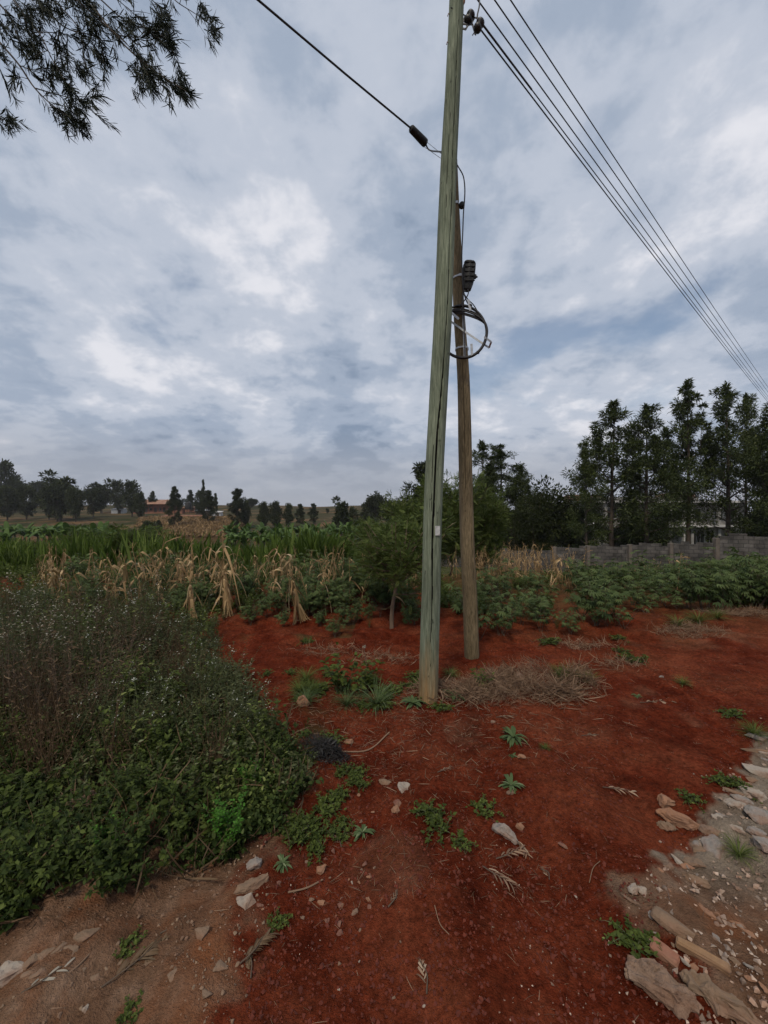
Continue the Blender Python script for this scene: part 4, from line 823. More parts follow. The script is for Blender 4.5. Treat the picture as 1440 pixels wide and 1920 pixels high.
# far trees on the skyline
ft = [round_tree(8, 7, 401, 46, 120, .50, 'f_far', .07), round_tree(8, 6, 402, 34, 120, .50, 'f_far', .03), round_tree(8, 5, 403, 34, 120, .5, 'f_far', .06, irregular=.6), grevillea(8, 3.6, 404, nlimb=22, nl=110, leaf=.5, mat='f_far', name='hillside_tree')]
FT = [(3, 856, 925, 62, 150, 1), (30, 885, 925, 36, 150, 0), (14, 906, 950, 44, 110, 1), (50, 905, 950, 40, 112, 1), (75, 892, 930, 50, 190, 0), (92, 905, 950, 40, 110, 0), (113, 870, 950, 66, 110, 2), (108, 893, 950, 62, 106, 0), (142, 902, 955, 36, 104, 0), (175, 903, 945, 40, 120, 0), (190, 888, 940, 50, 150, 2), (222, 895, 945, 36, 150, 1), (248, 895, 948, 40, 120, 1), (262, 918, 955, 26, 110, 1), (286, 921, 940, 14, 150, 3), (328, 913, 958, 26, 92, 3), (357, 919, 940, 15, 150, 3), (374, 915, 945, 22, 130, 1), (381, 900, 935, 9, 120, 3), (390, 920, 958, 28, 100, 3), (404, 925, 945, 10, 120, 3), (445, 917, 968, 34, 90, 3), (460, 934, 968, 22, 94, 1), (472, 931, 942, 28, 190, 0), (494, 936, 972, 26, 90, 1), (516, 935, 972, 30, 90, 1), (541, 939, 972, 22, 92, 1), (563, 945, 972, 18, 95, 3), (588, 944, 970, 18, 98, 3), (614, 951, 958, 8, 150, 0), (641, 919, 978, 46, 74, 2), (662, 945, 975, 24, 80, 1), (688, 938, 976, 34, 100, 1), (705, 914, 978, 48, 96, 0), (738, 926, 980, 52, 92, 0), (764, 934, 982, 46, 84, 1), (800, 868, 985, 92, 34, 3), (790, 905, 985, 60, 40, 1), (830, 930, 990, 60, 60, 0), (278, 972, 985, 34, 70, 1), (296, 972, 984, 18, 80, 1)]
FL = {3: 'large dark tree mass cut by the left picture edge on the skyline', 113: 'tree with a ragged high top above the left tree group', 190: 'hazy rounded tree with sky showing through its crown', 248: 'darkest tree beside the farmhouse side of the left group', 326: 'bushy tree right beside the red farmhouse', 381: 'spindly tree with one small tuft rising above the farm', 390: 'dark tree in front of the farm sheds near the tank', 445: 'pointed tree standing alone to the right of the farm', 641: 'leafy tree with an open crown standing nearer than the skyline row', 705: 'rounded hazy tree mass just behind the feathery trees', 800: 'tall dark tree emerging behind the green pole'}
for k, (px, py, pb, wpx, Yv, v) in enumerate(FT):
    xw = (px-720)*Yv/F; g = hz_at(xw, Yv); top = CH+(960-py)*Yv/F; hgt = max(top-g, 1.5); sw = wpx*Yv/F/(7, 6, 5, 3.6)[v]*.98
    place(ft[v], (xw, Yv, g-.1), (sw, sw, hgt/8.1), None, FL.get(px, 'one of the small dark trees dotted along the far skyline'), 'tree', 'trees along the far skyline')
# banana plants
def banana(seed):
    global RNG; keep = RNG; RNG = np.random.default_rng(seed); e = empty('banana_plant', (0, 0, 0)); st = MB(); lf = MB()
    for q in range(2):
        ox, oy = RNG.normal(0, .35, 2)*q; hh_ = RNG.uniform(1.2, 1.8)
        tube(st, [(ox, oy, -.1), (ox, oy, hh_*.5), (ox+.05, oy, hh_)], [.15, .12, .07], 8)
        for k in range(9):
            a = k*2.4+RNG.uniform(-.3, .3); up_ = RNG.uniform(1.0, 3.4); L = RNG.uniform(1.5, 2.3); t = np.linspace(0, 1, 8)
            o = np.array([math.cos(a), math.sin(a), 0]); d = o+np.array([0, 0, up_]); d /= np.linalg.norm(d)
            c = np.array([ox, oy, hh_])+d[None]*(L*t)[:, None]+np.array([0, 0, -1])[None]*(RNG.uniform(.25, .8)*L*t*t*t**.3)[:, None]; sd = np.array([-o[1], o[0], 0]); w_ = .19*np.sin(np.clip(t*.92+.06, 0, 1)*math.pi)**.55*(t > .08)+.012
            v = np.concatenate([c+sd*w_[:, None]-np.array([0, 0, .06])*(w_/.27)[:, None], c, c-sd*w_[:, None]-np.array([0, 0, .06])*(w_/.27)[:, None]]); f = []
            for i in range(7): f += [[i, i+8, i+9, i+1], [i+8, i+16, i+17, i+9]]
            lf.add(v, np.array(f), np.clip(RNG.uniform(.2, .9)+RNG.uniform(-.15, .15, 24), 0, 1), 0)
    st.build('stem', MATS['stem_green'], e); lf.build('leaves', MATS['f_banana'], e); RNG = keep; return e
bn = [banana(s) for s in (501, 502, 503, 504)]
bl = [(110, 958, 44), (92, 966, 42), (128, 968, 40), (15, 962, 50), (45, 965, 52), (70, 972, 46), (150, 975, 44), (190, 968, 40), (205, 975, 38), (222, 978, 42), (10, 985, 36), (600, 986, 22), (612, 996, 22)]
bl += [(x_+random.uniform(-6, 6), y_+random.uniform(-4, 4), 60-(y_-965)*.9) for x_, y_ in zip(range(425, 800, 13), [968+(k*7) % 17 for k in range(40)])]
bl += [(x_+random.uniform(-8, 8), 988+random.uniform(-5, 6), 38) for x_ in range(440, 760, 22)]
bl += [(x_, 990+random.uniform(-5, 5), 40) for x_ in range(140, 300, 30)]
for px, py, Yv in bl:
    xw = (px-720)*Yv/F; g = hz_at(xw, Yv); hgt = CH+(960-py)*Yv/F-g
    big = px in (600,)
    place(random.choice(bn), (xw, Yv, g), np.array((1, 1, 1.0))*min(max(hgt/3.2, .6), 1.5), None, 'largest nearest banana plant with tall upright leaves beyond the maize' if big else 'one of the banana plants crowded across the damp hollow', 'banana plant', 'banana plants in the hollow')
# tall grass in the hollow
mb = MB(); n = 13000; Yv = rnd(n, 13, 44)**1.0; px = rnd(n, -60, 800); xs = (px-720)*Yv/F
kp = (fbm(xs/3, Yv/3, 77, 3) > .34) & ~((xs > -1.5) & (Yv < 18)); xs, Yv = xs[kp], Yv[kp]; ps = np.stack([xs, Yv, height(xs, Yv)], 1)
i = np.repeat(np.arange(len(ps)), 6); d = randdir(len(i), .5, 1); d[:, 2] += 1.3
hgt_ = (.25+2.1*fbm(xs/3, Yv/3, 78, 3))
scatter(mb, blade_t(.014, .45, 3), ps[i]+RNG.normal(0, .12, (len(i), 3))*[1, 1, 0], d, hgt_[i]*rnd(len(i), .6, 1.15), np.clip(rnd(len(i), .1, .8)+(fbm(xs/2, Yv/2, 79, 2)[i]-.5)*1.4, 0, 1), rnd(len(i), 0, 6.28), 0, width=1+Yv[i]/22)
tag(mb.build('tall_grass', MATS['f_napier']), 'bright green tall fodder grass filling the hollow beyond the maize', kind='stuff')
# low green cover of the field edge and hollow
mb = MB(); ps = grid_pos(7000, -16, 22, 6.5, 26, lambda a, b: ((a < 1) | (fbm(a*.9, b*.9, 85, 3) > .50)) & (fbm(a/1.6, b/1.6, 83, 3) > .50-.06*(a < 0)) & ~((a/b > .10) & (a/b < .50) & (b > 9.5) & (b < 19)) & (np.abs(a/b) < 1.15))
herbs(mb, ps, rnd(len(ps), .15, .5), 5, .6, 7, .085, LS, ss=0, stemw=.004)
ps = grid_pos(3000, -7, 9, 5.4, 11, lambda a, b: (fbm(a*1.1, b*1.1, 87, 3) > .47-.05*(a < -1)+.05*(a > .5)) & (np.abs(a/b) < 1.1) & ((a < -1.2) | (b > 6.4)) & ((a < 1.2) | (fbm(a*1.3, b*1.3, 89, 2) > .55)))
herbs(mb, ps, rnd(len(ps), .10, .42), 6, .5, 9, .05, LS, ss=0, stemw=.003)
tag(mb.build('undergrowth', MATS['f_weed']), 'low mixed green growth spread between the field plants', kind='stuff')
# far brown maize patch and stubble on the hillside
mb = MB(); n = 5000; Yv = rnd(n, 78, 112); px = rnd(n, 262, 455); xs = (px-720)*Yv/F; hh2 = height(xs, Yv); pp2 = px_of(xs, Yv, hh2)
kp = (pp2[1] > 972) & (pp2[1] < 1008); xs, Yv, hh2 = xs[kp], Yv[kp], hh2[kp]; i = np.repeat(np.arange(len(xs)), 4)
scatter(mb, blade_t(.06, .9, 3), np.stack([xs, Yv, hh2], 1)[i], randdir(len(i), .6, 1), 1.4*rnd(len(i), .6, 1.1), rnd(len(i), .05, .8), rnd(len(i), 0, 6.28), 0, width=1.8)
tag(mb.build('dry_maize_field', MATS['f_dry']), 'distant square of dry brown maize below the farmhouse', kind='stuff')
# ------------------------------------------------------------------ maize and cassava
def maize(seed, h=1.25, nb=11, hang=1.0, out=.55, lw=.030):
    global RNG; keep = RNG; RNG = np.random.default_rng(seed); e = empty('dry_maize_plant', (0, 0, 0)); st = MB(); lf = MB()
    lx, ly = RNG.normal(0, .12, 2); top = np.array([lx*h, ly*h, h]); pts = [(0, 0, -.05), tuple(top*.5+np.array([.02, 0, 0])), tuple(top)]
    tube(st, bez(pts, 5), np.linspace(.013, .005, 11), 6)
    for k in range(nb):
        f = RNG.uniform(.18, .98); b = top*f; a = RNG.uniform(0, 6.28); o = np.array([math.cos(a), math.sin(a), 0]); L = RNG.uniform(.30, .62)*h*.8; t = np.linspace(0, 1, 7)
        up_ = RNG.uniform(.1, 1.3); c = b+o[None]*(L*out*np.sin(t*1.4)*RNG.uniform(.5, 1.2))[:, None]+np.array([0, 0, 1])[None]*(L*(up_*t*.6-hang*RNG.uniform(.5, 2.1)*t**RNG.uniform(1.3, 2.6)))[:, None]
        kk = RNG.uniform(.25, .7); c = c+np.where(t > kk, t-kk, 0)[:, None]*L*RNG.normal(0, .45, 3)+np.array([0, 0, -1])*np.where(t > kk, t-kk, 0)[:, None]*L*RNG.uniform(0, .9)
        c[:, 2] = np.maximum(c[:, 2], .01); tw = RNG.uniform(-2.5, 2.5)*t; sd = np.array([-o[1], o[0], 0])[None]*np.cos(tw)[:, None]+np.array([0, 0, 1])[None]*np.sin(tw)[:, None]
        w_ = (lw*np.sin(np.clip(t*.85+.12, 0, 1)*math.pi)**.7)[:, None]*RNG.uniform(.6, 1.3)
        v = np.concatenate([c+sd*w_, c+o*.008, c-sd*w_]); f_ = []
        for i in range(6): f_ += [[i, i+7, i+8, i+1], [i+7, i+14, i+15, i+8]]
        lf.add(v, np.array(f_), np.clip(RNG.uniform(.05, .95)+RNG.uniform(-.15, .15, 21), 0, 1), 0)
    for k in range(5):
        d = np.array([RNG.normal(0, .3), RNG.normal(0, .3), 1.]); tube(lf, [tuple(top), tuple(top+d*.14*RNG.uniform(.6, 1.2))], [.004, .002], 3, .7)
    c0 = top*.55; tube(lf, [tuple(c0), tuple(c0+np.array([.05, -.02, .09])), tuple(c0+np.array([.09, -.03, .15]))], [.012, .028, .006], 7, .85)
    st.build('stalk', MATS['f_dry'], e); lf.build('leaves', MATS['f_dry'], e); RNG = keep; return e
mz = [maize(600+k, 1.2, 10+k) for k in range(5)]; ms = [maize(630+k, 1.3, 8, .7, .28, .017) for k in range(4)]; mh = [maize(620, 1.0, 50, 1.7, .16), maize(621, 1.05, 46, 1.6, .22)]
def at_px(px, py): g = G(px, py); return g
for (px, pb, top, proto, lab) in ((366, 1182, 1090, mh[0], 'bundle of dry hanging maize leaves at the end of the left maize row'), (564, 1166, 1082, mh[1], 'bundle of dry hanging maize leaves standing alone left of the poles'), (205, 1150, 1098, mh[0], 'small dry maize clump sunk in the flowering weeds'), (430, 1160, 1085, mh[1], 'brown drooping maize clump behind the row end bundle'), (118, 1085, 1035, mh[0], 'pale dry maize stump against the green grass at the left')):
    g = G(px, pb); s = (pb-top)*g.y/F; place(proto, g, s/1.0, None, lab, 'maize plant')
for k in range(135):      # left rows
    px = random.uniform(70, 790); pb = 1088+random.random()**1.7*72; g = G(px, pb); top = random.uniform(1050, 1085)-(px > 600)*-10
    s = min(max((pb-top)*g.y/F, .6), 1.3); place(random.choice(mz+ms), g, s/1.2*random.uniform(.85, 1.4), None, 'dry broken maize plant among green weeds in the left field rows', 'maize plant', 'dry maize in the left field rows')
for k in range(104):     # band behind the poles on the right
    px = random.triangular(822, 1095, 940); Yv = random.uniform(11.5, 18.0); xw = (px-720)*Yv/F; g = hz_at(xw, Yv)
    s = CH-(random.uniform(1028, 1046)-960)*Yv/F-g; place(random.choice(ms), (xw, Yv, g), max(s, .5)/1.3*random.uniform(.85, 1.2), None, 'dry pale maize plant in the strip before the block wall', 'maize plant', 'dry maize strip before the block wall')
for (px, py, pb) in ((1040, 1045, 1108), (1068, 1050, 1104), (1032, 1060, 1105)):
    g = G(px, pb); place(random.choice(mz), g, (pb-py)*g.y/F/1.3, None, 'yellowing maize plant at the near corner of the dry maize strip', 'maize plant', 'yellowing maize at the strip corner')
for k in range(22):
    px = random.uniform(1085, 1300); Yv = random.uniform(9.5, 14); xw = (px-720)*Yv/F; g = hz_at(xw, Yv); s = CH-(random.uniform(1045, 1066)-960)*Yv/F-g
    place(random.choice(ms), (xw, Yv, g), max(s, .4)/1.3, None, 'thin dry maize stalk among the shrubs near the wall on the right', 'maize plant', 'dry maize among the right shrubs')
g = G(1270, 1110); place(maize(640, 1.2, 4, .7), g, 65*g.y/F/1.2, None, 'single bare dry maize stalk standing among the cassava on the right', 'maize plant')
PV, PF = [], []
for k in range(6):
    a = (k-2.5)*.52; c_, s_ = math.sin(a), math.cos(a); b = len(PV); l = 1-.1*abs(k-2.5)
    for (u_, v_, z_) in ((0, 0, 0), (-.10, .5, .03), (0, 1, -.30), (.10, .5, .03), (0, .5, -.04)): PV.append([c_*v_*l+s_*u_, s_*v_*l-c_*u_, z_*l])
    PF += [[b, b+4, b+1], [b+4, b+2, b+1], [b, b+3, b+4], [b+4, b+3, b+2]]
PALM = (np.array(PV), np.array(PF))
def cassava(seed, h=1.2, ns=6, nl=26, leaf=.15, sp=.55, name='cassava_plant', t0=.3):
    global RNG; keep = RNG; RNG = np.random.default_rng(seed); e = empty(name, (0, 0, 0)); st = MB(); lf = MB()
    base = RNG.normal(0, .04, (ns, 3))*[1, 1, 0]; d = randdir(ns, 0, .3); d[:, 2] = 1; d[:, :2] *= sp*RNG.uniform(.3, 1.2, (ns, 1)); L = h*RNG.uniform(.65, 1.0, ns)
    pt = ribbons(st, base, d, L, .009, .05, .5); i = np.repeat(np.arange(ns), nl); t = RNG.uniform(t0, 1, len(i)); p = pt(i, t)
    o = randdir(len(i), -.1, .7); pet = .16*RNG.uniform(.5, 1.2, len(i)); ribbons(st, p, o, pet, .002, .1, .5, seg=2); q = p+o*pet[:, None]; dd = o.copy(); dd[:, 2] -= .5
    scatter(lf, PALM, q, dd, leaf*RNG.uniform(.6, 1.15, len(i)), np.clip(RNG.uniform(.05, .75, len(i))+.2*(t-.5), 0, 1), RNG.normal(0, .35, len(i)), 0)
    st.build('stems', MATS['stem_brown'], e); lf.build('leaves', MATS['f_cassava'], e); RNG = keep; return e
cs = [cassava(700+k, 1.2, 5+k, 24) for k in range(4)]
cl2 = [cassava(710+k, 1.35, 3+k % 3, 13, .20, .75, t0=.35) for k in range(4)]
for (px, py, Yv, wpx) in ((1300, 1056, 8.5, 60), (1345, 1046, 9.5, 80), (1395, 1040, 9.0, 90), (1440, 1034, 9.5, 90), (1370, 1062, 7.6, 90), (1480, 1040, 8.2, 90), (1240, 1064, 9.5, 60), (1325, 1080, 7.2, 60), (1420, 1068, 7.2, 80)):
    xw = (px-720)*Yv/F; g = hz_at(xw, Yv); hgt = CH+(960-py)*Yv/F-g; sw = wpx*Yv/F/3.4*1.2
    place(a1b, (xw, Yv, g-.1), (sw, sw, hgt/4.0), None, 'fine leaved bush in front of the wall at the right end of the soil ridge', 'bush', 'fine leaved bushes at the ridge end')
# bean crop, bright fine leaves
def bush(name, mat, seed, h, nst, sp, nl, leaf, tmpl, flower=None, fm='f_flower', **kw):
    global RNG; keep = RNG; RNG = np.random.default_rng(seed); e = empty(name, (0, 0, 0)); mb = MB()
    herbs(mb, np.zeros((1, 3)), h, nst, sp, nl, leaf, tmpl, flower=flower, **kw)
    # split by material into named parts: leaves (0), stems (1), flowers (2)
    V, T, Fs, M = mb.V, mb.T, mb.F, mb.M
    out = {0: MB(), 1: MB(), 2: MB()}; off = np.concatenate([[0], np.cumsum([len(v) for v in V])])
    for k in range(len(V)): out[int(M[k][0])].add(V[k], Fs[k]-off[k], T[k])
    out[1].build('stems', MATS['stem_green' if mat != 'f_brown' else 'stem_brown'], e); out[0].build('leaves', MATS[mat], e)
    if out[2].n: out[2].build('flowers', MATS[fm], e)['kind'] = 'stuff'
    RNG = keep; return e
bc = [bush('bean_plant', 'f_weed', 720+k, .8, 22, .5, 26, .075, LSW) for k in range(3)]
CL = [(905, 1188, 1120, 'front'), (955, 1178, 1112, ''), (1000, 1150, 1098, ''), (1030, 1140, 1100, '')]
for (px, pb, top) in ((900, 1205, 1130), (940, 1200, 1125), (975, 1180, 1120), (1010, 1165, 1115), (1000, 1150, 1100), (860, 1150, 1095), (925, 1150, 1095), (1090, 1165, 1085), (1120, 1180, 1100), (1150, 1160, 1090), (1185, 1140, 1075), (1120, 1140, 1070), (1210, 1150, 1085), (1170, 1185, 1130), (1240, 1135, 1070), (1070, 1190, 1140), (1285, 1145, 1060), (1320, 1150, 1050), (1350, 1145, 1048), (1385, 1140, 1040), (1420, 1140, 1035), (1455, 1140, 1030), (1360, 1120, 1040), (1300, 1120, 1058), (1400, 1115, 1035), (1260, 1120, 1062), (1130, 1115, 1062), (1090, 1115, 1068), (1160, 1112, 1058), (1205, 1112, 1060), (1500, 1150, 1030)):
    g = G(px, pb); s = (pb-top)*g.y/F
    place(random.choice(cl2+cl2+cs), g, s/1.15*random.uniform(.9, 1.3), None, 'cassava like shrub with drooping fingered leaves in the field on the right', 'shrub', 'leafy shrubs in the right field')
fw = [bush('field_weed', 'f_acacia', 735, .9, 20, .5, 30, .045, LSN), bush('field_weed', 'f_weed', 736, .8, 16, .6, 22, .05, LS, .2, fsize=.012), bush('field_weed', 'f_brown', 737, .9, 18, .4, 12, .05, LSN)]
for k in range(110):
    px = random.uniform(60, 800); pb = 1085+75*random.random()**1.4; g = G(px, pb); s = random.uniform(40, 82)*g.y/F
    place(random.choice(cs+fw+fw), g, s/1.1, None, 'green shrub tangled in the dry maize rows left of the poles', 'shrub', 'green shrubs tangled in the left maize rows')
for k in range(60):
    px = random.uniform(1060, 1460); pb = random.uniform(1082, 1112); g = G(px, pb); s = (pb-random.uniform(1042, 1060))*g.y/F
    place(random.choice(cl2+bc[:1]+fw), g, s/1.1*random.uniform(.7, 1.25), None, 'green shrub growing in front of the block wall on the right', 'shrub', 'shrubs before the block wall')
for k in range(44):
    px = random.uniform(870, 1290); pb = random.uniform(1105, 1195)-max(0, px-1150)*.25; g = G(px, pb); s = random.uniform(38, 78)*g.y/F
    place(random.choice(cl2+fw), g, s/1.15, None, 'loose shrub or stalk scattered over the red field right of the poles', 'field plant', 'loose growth over the right field')
for k in range(20):
    px = random.uniform(400, 790); pb = random.uniform(1140, 1178); g = G(px, pb); s = random.uniform(30, 62)*g.y/F
    place(random.choice(cs+fw), g, s/1.1, None, 'low shrub at the front edge of the left field', 'shrub', 'low shrubs at the left field edge')
for (px, pb, top) in ((628, 1195, 1150), (600, 1170, 1135), (655, 1170, 1120), (690, 1160, 1120), (470, 1170, 1120), (500, 1160, 1105), (610, 1140, 1075), (655, 1135, 1065), (700, 1140, 1060), (770, 1150, 1090), (720, 1125, 1050), (560, 1125, 1065), (520, 1130, 1070), (450, 1130, 1075), (400, 1140, 1080), (660, 1110, 1040), (600, 1112, 1045), (330, 1145, 1085), (280, 1150, 1085), (240, 1140, 1090), (180, 1150, 1090)):
    g = G(px, pb); s = (pb-top)*g.y/F; place(random.choice(cs), g, s/1.15, None, 'low cassava like shrub among the dry maize left of the poles', 'shrub', 'leafy shrubs among the left maize')
for k in range(52):
    px = random.uniform(815, 1040); pb = random.uniform(1098, 1150)+(px < 1000)*8; g = G(px, pb); s = (45 if px < 1000 else 32)*g.y/F
    place(random.choice(bc), g, s/.8*.66, None, 'bright green bean plant in the bushy rows behind the brown pole', 'crop plant', 'bean plants behind the poles')
# ------------------------------------------------------------------ weedy bank on the left
def bank(a, b):          # a: x, b: y -> inside the weedy bank
    w_ = (fbm(a*2.2, b*2.2, 111, 3)-.5)*.5; px, py = px_of(a, b, 0.0)
    edge = np.interp(py, [1180, 1230, 1290, 1340, 1400, 1480, 1560, 1620, 1760, 1800], [360, 420, 460, 480, 520, 560, 530, 420, 10, -80])
    return px+w_*120 < edge
def thin(ps, f): k = f(ps[:, 0], ps[:, 1]); return ps[k]
# leafy front of the bank
ps = thin(grid_pos(6200, -3.4, -.1, 1.35, 3.4), lambda a, b: bank(a, b) & (px_of(a, b, 0)[1] > 1380))
red_hole = fbm(ps[:, 0]*3.1, ps[:, 1]*3.1, 131, 3) > .47; ps = ps[red_hole]
hgt_ = .04+.30*np.clip(fbm(ps[:, 0]*3.5, ps[:, 1]*3.5, 121, 2)-.25, 0, 1)*rnd(len(ps), .5, 1.5)
mb = MB(); herbs(mb, ps, hgt_, 4, .8, 7, .031, LEAF, ss=0, stemw=.0016, droop=.15, leafup=(-.7, .8), along=.2, tint=(.0, 1.0))
p2 = ps[::3]; herbs(mb, p2, rnd(len(p2), .05, .22), 3, .9, 5, .050, LEAF, ss=0, stemw=.0016, droop=.2, leafup=(-.7, .8), tint=(0, .8))
tag(mb.build('leafy_weeds', MATS['f_deep']), 'dark green leafy weeds covering the front of the left bank', kind='stuff')
ps = thin(grid_pos(3000, -3.4, -.1, 1.35, 3.6), lambda a, b: bank(a, b) & (px_of(a, b, 0)[1] > 1380) & (fbm(a*2.4, b*2.4, 181, 3) > .55))
mb = MB(); herbs(mb, ps, rnd(len(ps), .08, .30), 4, .7, 7, .036, LEAF, ss=0, stemw=.0016, droop=.15, leafup=(-.5, .8), tint=(.1, 1.0))
tag(mb.build('climbing_weeds', MATS['f_weed']), 'lighter yellow green weeds in patches over the dark bank leaves', kind='stuff')
# mixed fine weeds higher on the bank
ps = thin(grid_pos(3400, -5.2, -.3, 2.0, 5.6), lambda a, b: bank(a, b) & (px_of(a, b, 0)[1] > 1150) & (px_of(a, b, 0)[1] < 1520))
mb = MB(); hgt_ = (.08+.55*np.clip(fbm(ps[:, 0]*3.0, ps[:, 1]*3.0, 122, 2)-.3, 0, 1))*rnd(len(ps), .5, 1.6); herbs(mb, ps, hgt_, 4, .6, 7, .042, LS, ss=0, stemw=.0016)
tag(mb.build('fine_weeds', MATS['f_grey']), 'grey green small leaved weeds on top of the left bank', kind='stuff')
ps = thin(grid_pos(3400, -6.5, -.8, 2.2, 6.2), lambda a, b: bank(a+.5, b) & (px_of(a, b, 0)[1] < 1500) & (px_of(a, b, 0)[1] > 1130) & (fbm(a*2.2, b*2.2, 141, 2) > .42))
mb = MB(); herbs(mb, ps, rnd(len(ps), .25, .6), 6, .45, 5, .035, LSN, ss=0, stemw=.0026)
ps = thin(grid_pos(900, -4.2, -.1, 1.5, 3.6), lambda a, b: bank(a, b)); i = np.repeat(np.arange(len(ps)), 5)
scatter(mb, blade_t(.012, .6, 4), ps[i], randdir(len(i), .15, .9), rnd(len(i), .08, .34), rnd(len(i), .2, 1), rnd(len(i), 0, 6), 0)
tag(mb.build('dry_weeds', MATS['f_brown']), 'brown dead weed stems thick among the left bank growth', kind='stuff')
# individual weeds standing on the bank
wk = [bush('flowering_weed', 'f_grey', 801, .62, 14, .5, 26, .046, LSN, .12, fsize=.008, fn=4), bush('flowering_weed', 'f_grey', 802, .55, 13, .6, 24, .042, LSN, .08, fsize=.007, fn=3), bush('flowering_weed', 'f_weed', 803, .5, 11, .6, 18, .060, LS, .12, fsize=.009, fn=3)]
wp3 = [bush('woolly_weed', 'f_grey', 811, .95, 14, .35, 26, .04, LSN, .6, 'f_seed', fsize=.011, fn=6), bush('woolly_weed', 'f_grey', 812, .9, 12, .45, 24, .04, LSN, .5, 'f_seed', fsize=.010, fn=5)]
wl3 = [bush('leafy_weed', 'f_deep', 821, .38, 10, .7, 16, .046, LEAF, droop=.2, leafup=(-.7, .8)), bush('leafy_weed', 'f_weed', 822, .32, 9, .8, 14, .042, LEAF, droop=.2, leafup=(-.7, .8)), bush('leafy_weed', 'f_deep', 823, .25, 8, 1.0, 16, .036, LEAF, droop=.25, leafup=(-.7, .8))]
for k in range(60):
    px, pb = random.uniform(150, 545), random.uniform(1290, 1440); 
    if px > 380+(pb-1290)*1.2: continue
    place(random.choice(wk), G(px, pb), random.uniform(.55, .95), None, 'grey green bushy weed with tiny white flowers on the left bank', 'weed', 'white flowered weeds on the bank')
for (px, pb, s) in ((400, 1340, 1.0), (430, 1320, .9), (380, 1350, .95), (455, 1365, .8), (365, 1310, .85), (480, 1390, .7)):
    place(wk[0], G(px, pb), s, None, 'silvery bushy weed standing highest at the corner of the bank near the red soil', 'weed', 'silvery weeds at the bank corner')
for (px, pb, s) in ((100, 1330, 1.0), (70, 1300, 1.05), (130, 1310, .9), (30, 1290, 1.0), (10, 1320, 1.0), (90, 1270, .9), (-20, 1300, 1.0), (50, 1330, .8)):
    place(random.choice(wp3), G(px, pb), s, None, 'tall woolly headed pale weed in the cluster at the left edge', 'weed', 'woolly headed weeds at the left')
for k in range(70):
    px, pb = random.uniform(-40, 420), random.uniform(1165, 1290); g = G(px, pb)
    place(random.choice(wk+[wp3[1]] if px < 60 else wk), g, random.uniform(.9, 1.45)*(.72 if px > 330 else 1), None, 'fine leaved flowering weed in the tall growth behind the left bank', 'weed', 'flowering weeds behind the bank')
for k in range(85):
    py = random.uniform(1430, 1700); px = random.uniform(-20, np.interp(py, [1430, 1500, 1600, 1700], [560, 540, 420, 200])); g = G(px, py)
    place(random.choice(wl3), g, random.uniform(.5, .95), None, 'leafy dark green weed on the steep front of the left bank', 'weed', 'leafy weeds on the bank front')
br = bush('bright_weed', 'f_bright', 831, .28, 34, .55, 22, .028, LEAF)
place(br, G(432, 1590), 1.0, None, 'vivid bright green leafy weed at the lower edge of the bank', 'weed')
place(br, G(465, 1500), .7, None, 'small bright green weed just above the vivid one', 'weed'); place(br, G(195, 1640), .7, None, 'bright green weed patch low on the left of the bank', 'weed')
tall = [bush('tall_stalk', 'f_brown', 841, 1.0, 7, .30, 10, .05, LSN, .5, 'f_seed', fsize=.010, fn=5), bush('tall_stalk', 'f_grey', 842, 1.05, 6, .35, 16, .055, LSN, .3, 'f_seed', fsize=.010, fn=4), bush('tall_stalk', 'f_brown', 843, .9, 9, .5, 8, .06, LSN)]
for k in range(75):
    px, pb = random.uniform(-60, 380), random.uniform(1170, 1400)
    if px > 330-(pb-1170)*.5: continue
    place(random.choice(tall), G(px, pb), random.uniform(.7, 1.15), None, 'tall ragged brown stalk rising from the weeds at the left', 'weed', 'tall ragged stalks at the left')
lg = [bush('leafy_weed', 'f_weed', 851+k, .34, 7, .6, 12, .052, LEAF, droop=.15, leafup=(-.4, .8)) for k in range(3)]
for k in range(42):
    py = random.uniform(1400, 1640); px = random.uniform(0, np.interp(py, [1400, 1500, 1600, 1720], [520, 520, 400, 120])); place(random.choice(lg), G(px, py), random.uniform(.5, 1.0), None, 'larger leaved lighter weed standing out of the dark bank growth', 'weed', 'larger leaved weeds on the bank')
for (px, pb, s, lab) in ((262, 1400, 1.0, 'long pale flower stalk leaning out of the bank weeds'), (690, 1290, .9, 'thin dry stalk standing in the grass tuft by the green pole')):
    g = G(px, pb); mb = MB(); hh_ = .42*s; tube(mb, [(0, 0, 0), (-.01, 0, hh_*.5), (-.035, 0, hh_)], [.004, .0035, .002], 5)
    e = empty('flower_stalk', g); tag(e, lab, 'plant stalk'); mb.build('stem', MATS['stem_green' if px < 400 else 'stem_brown'], e)
    mb = MB(); scatter(mb, LSW, np.repeat([[-.035, 0, hh_]], 14, 0), randdir(14, -.2, 1), .022, rnd(14), None); mb.build('flower_head', MATS['f_flower' if px < 400 else 'f_seed'], e)
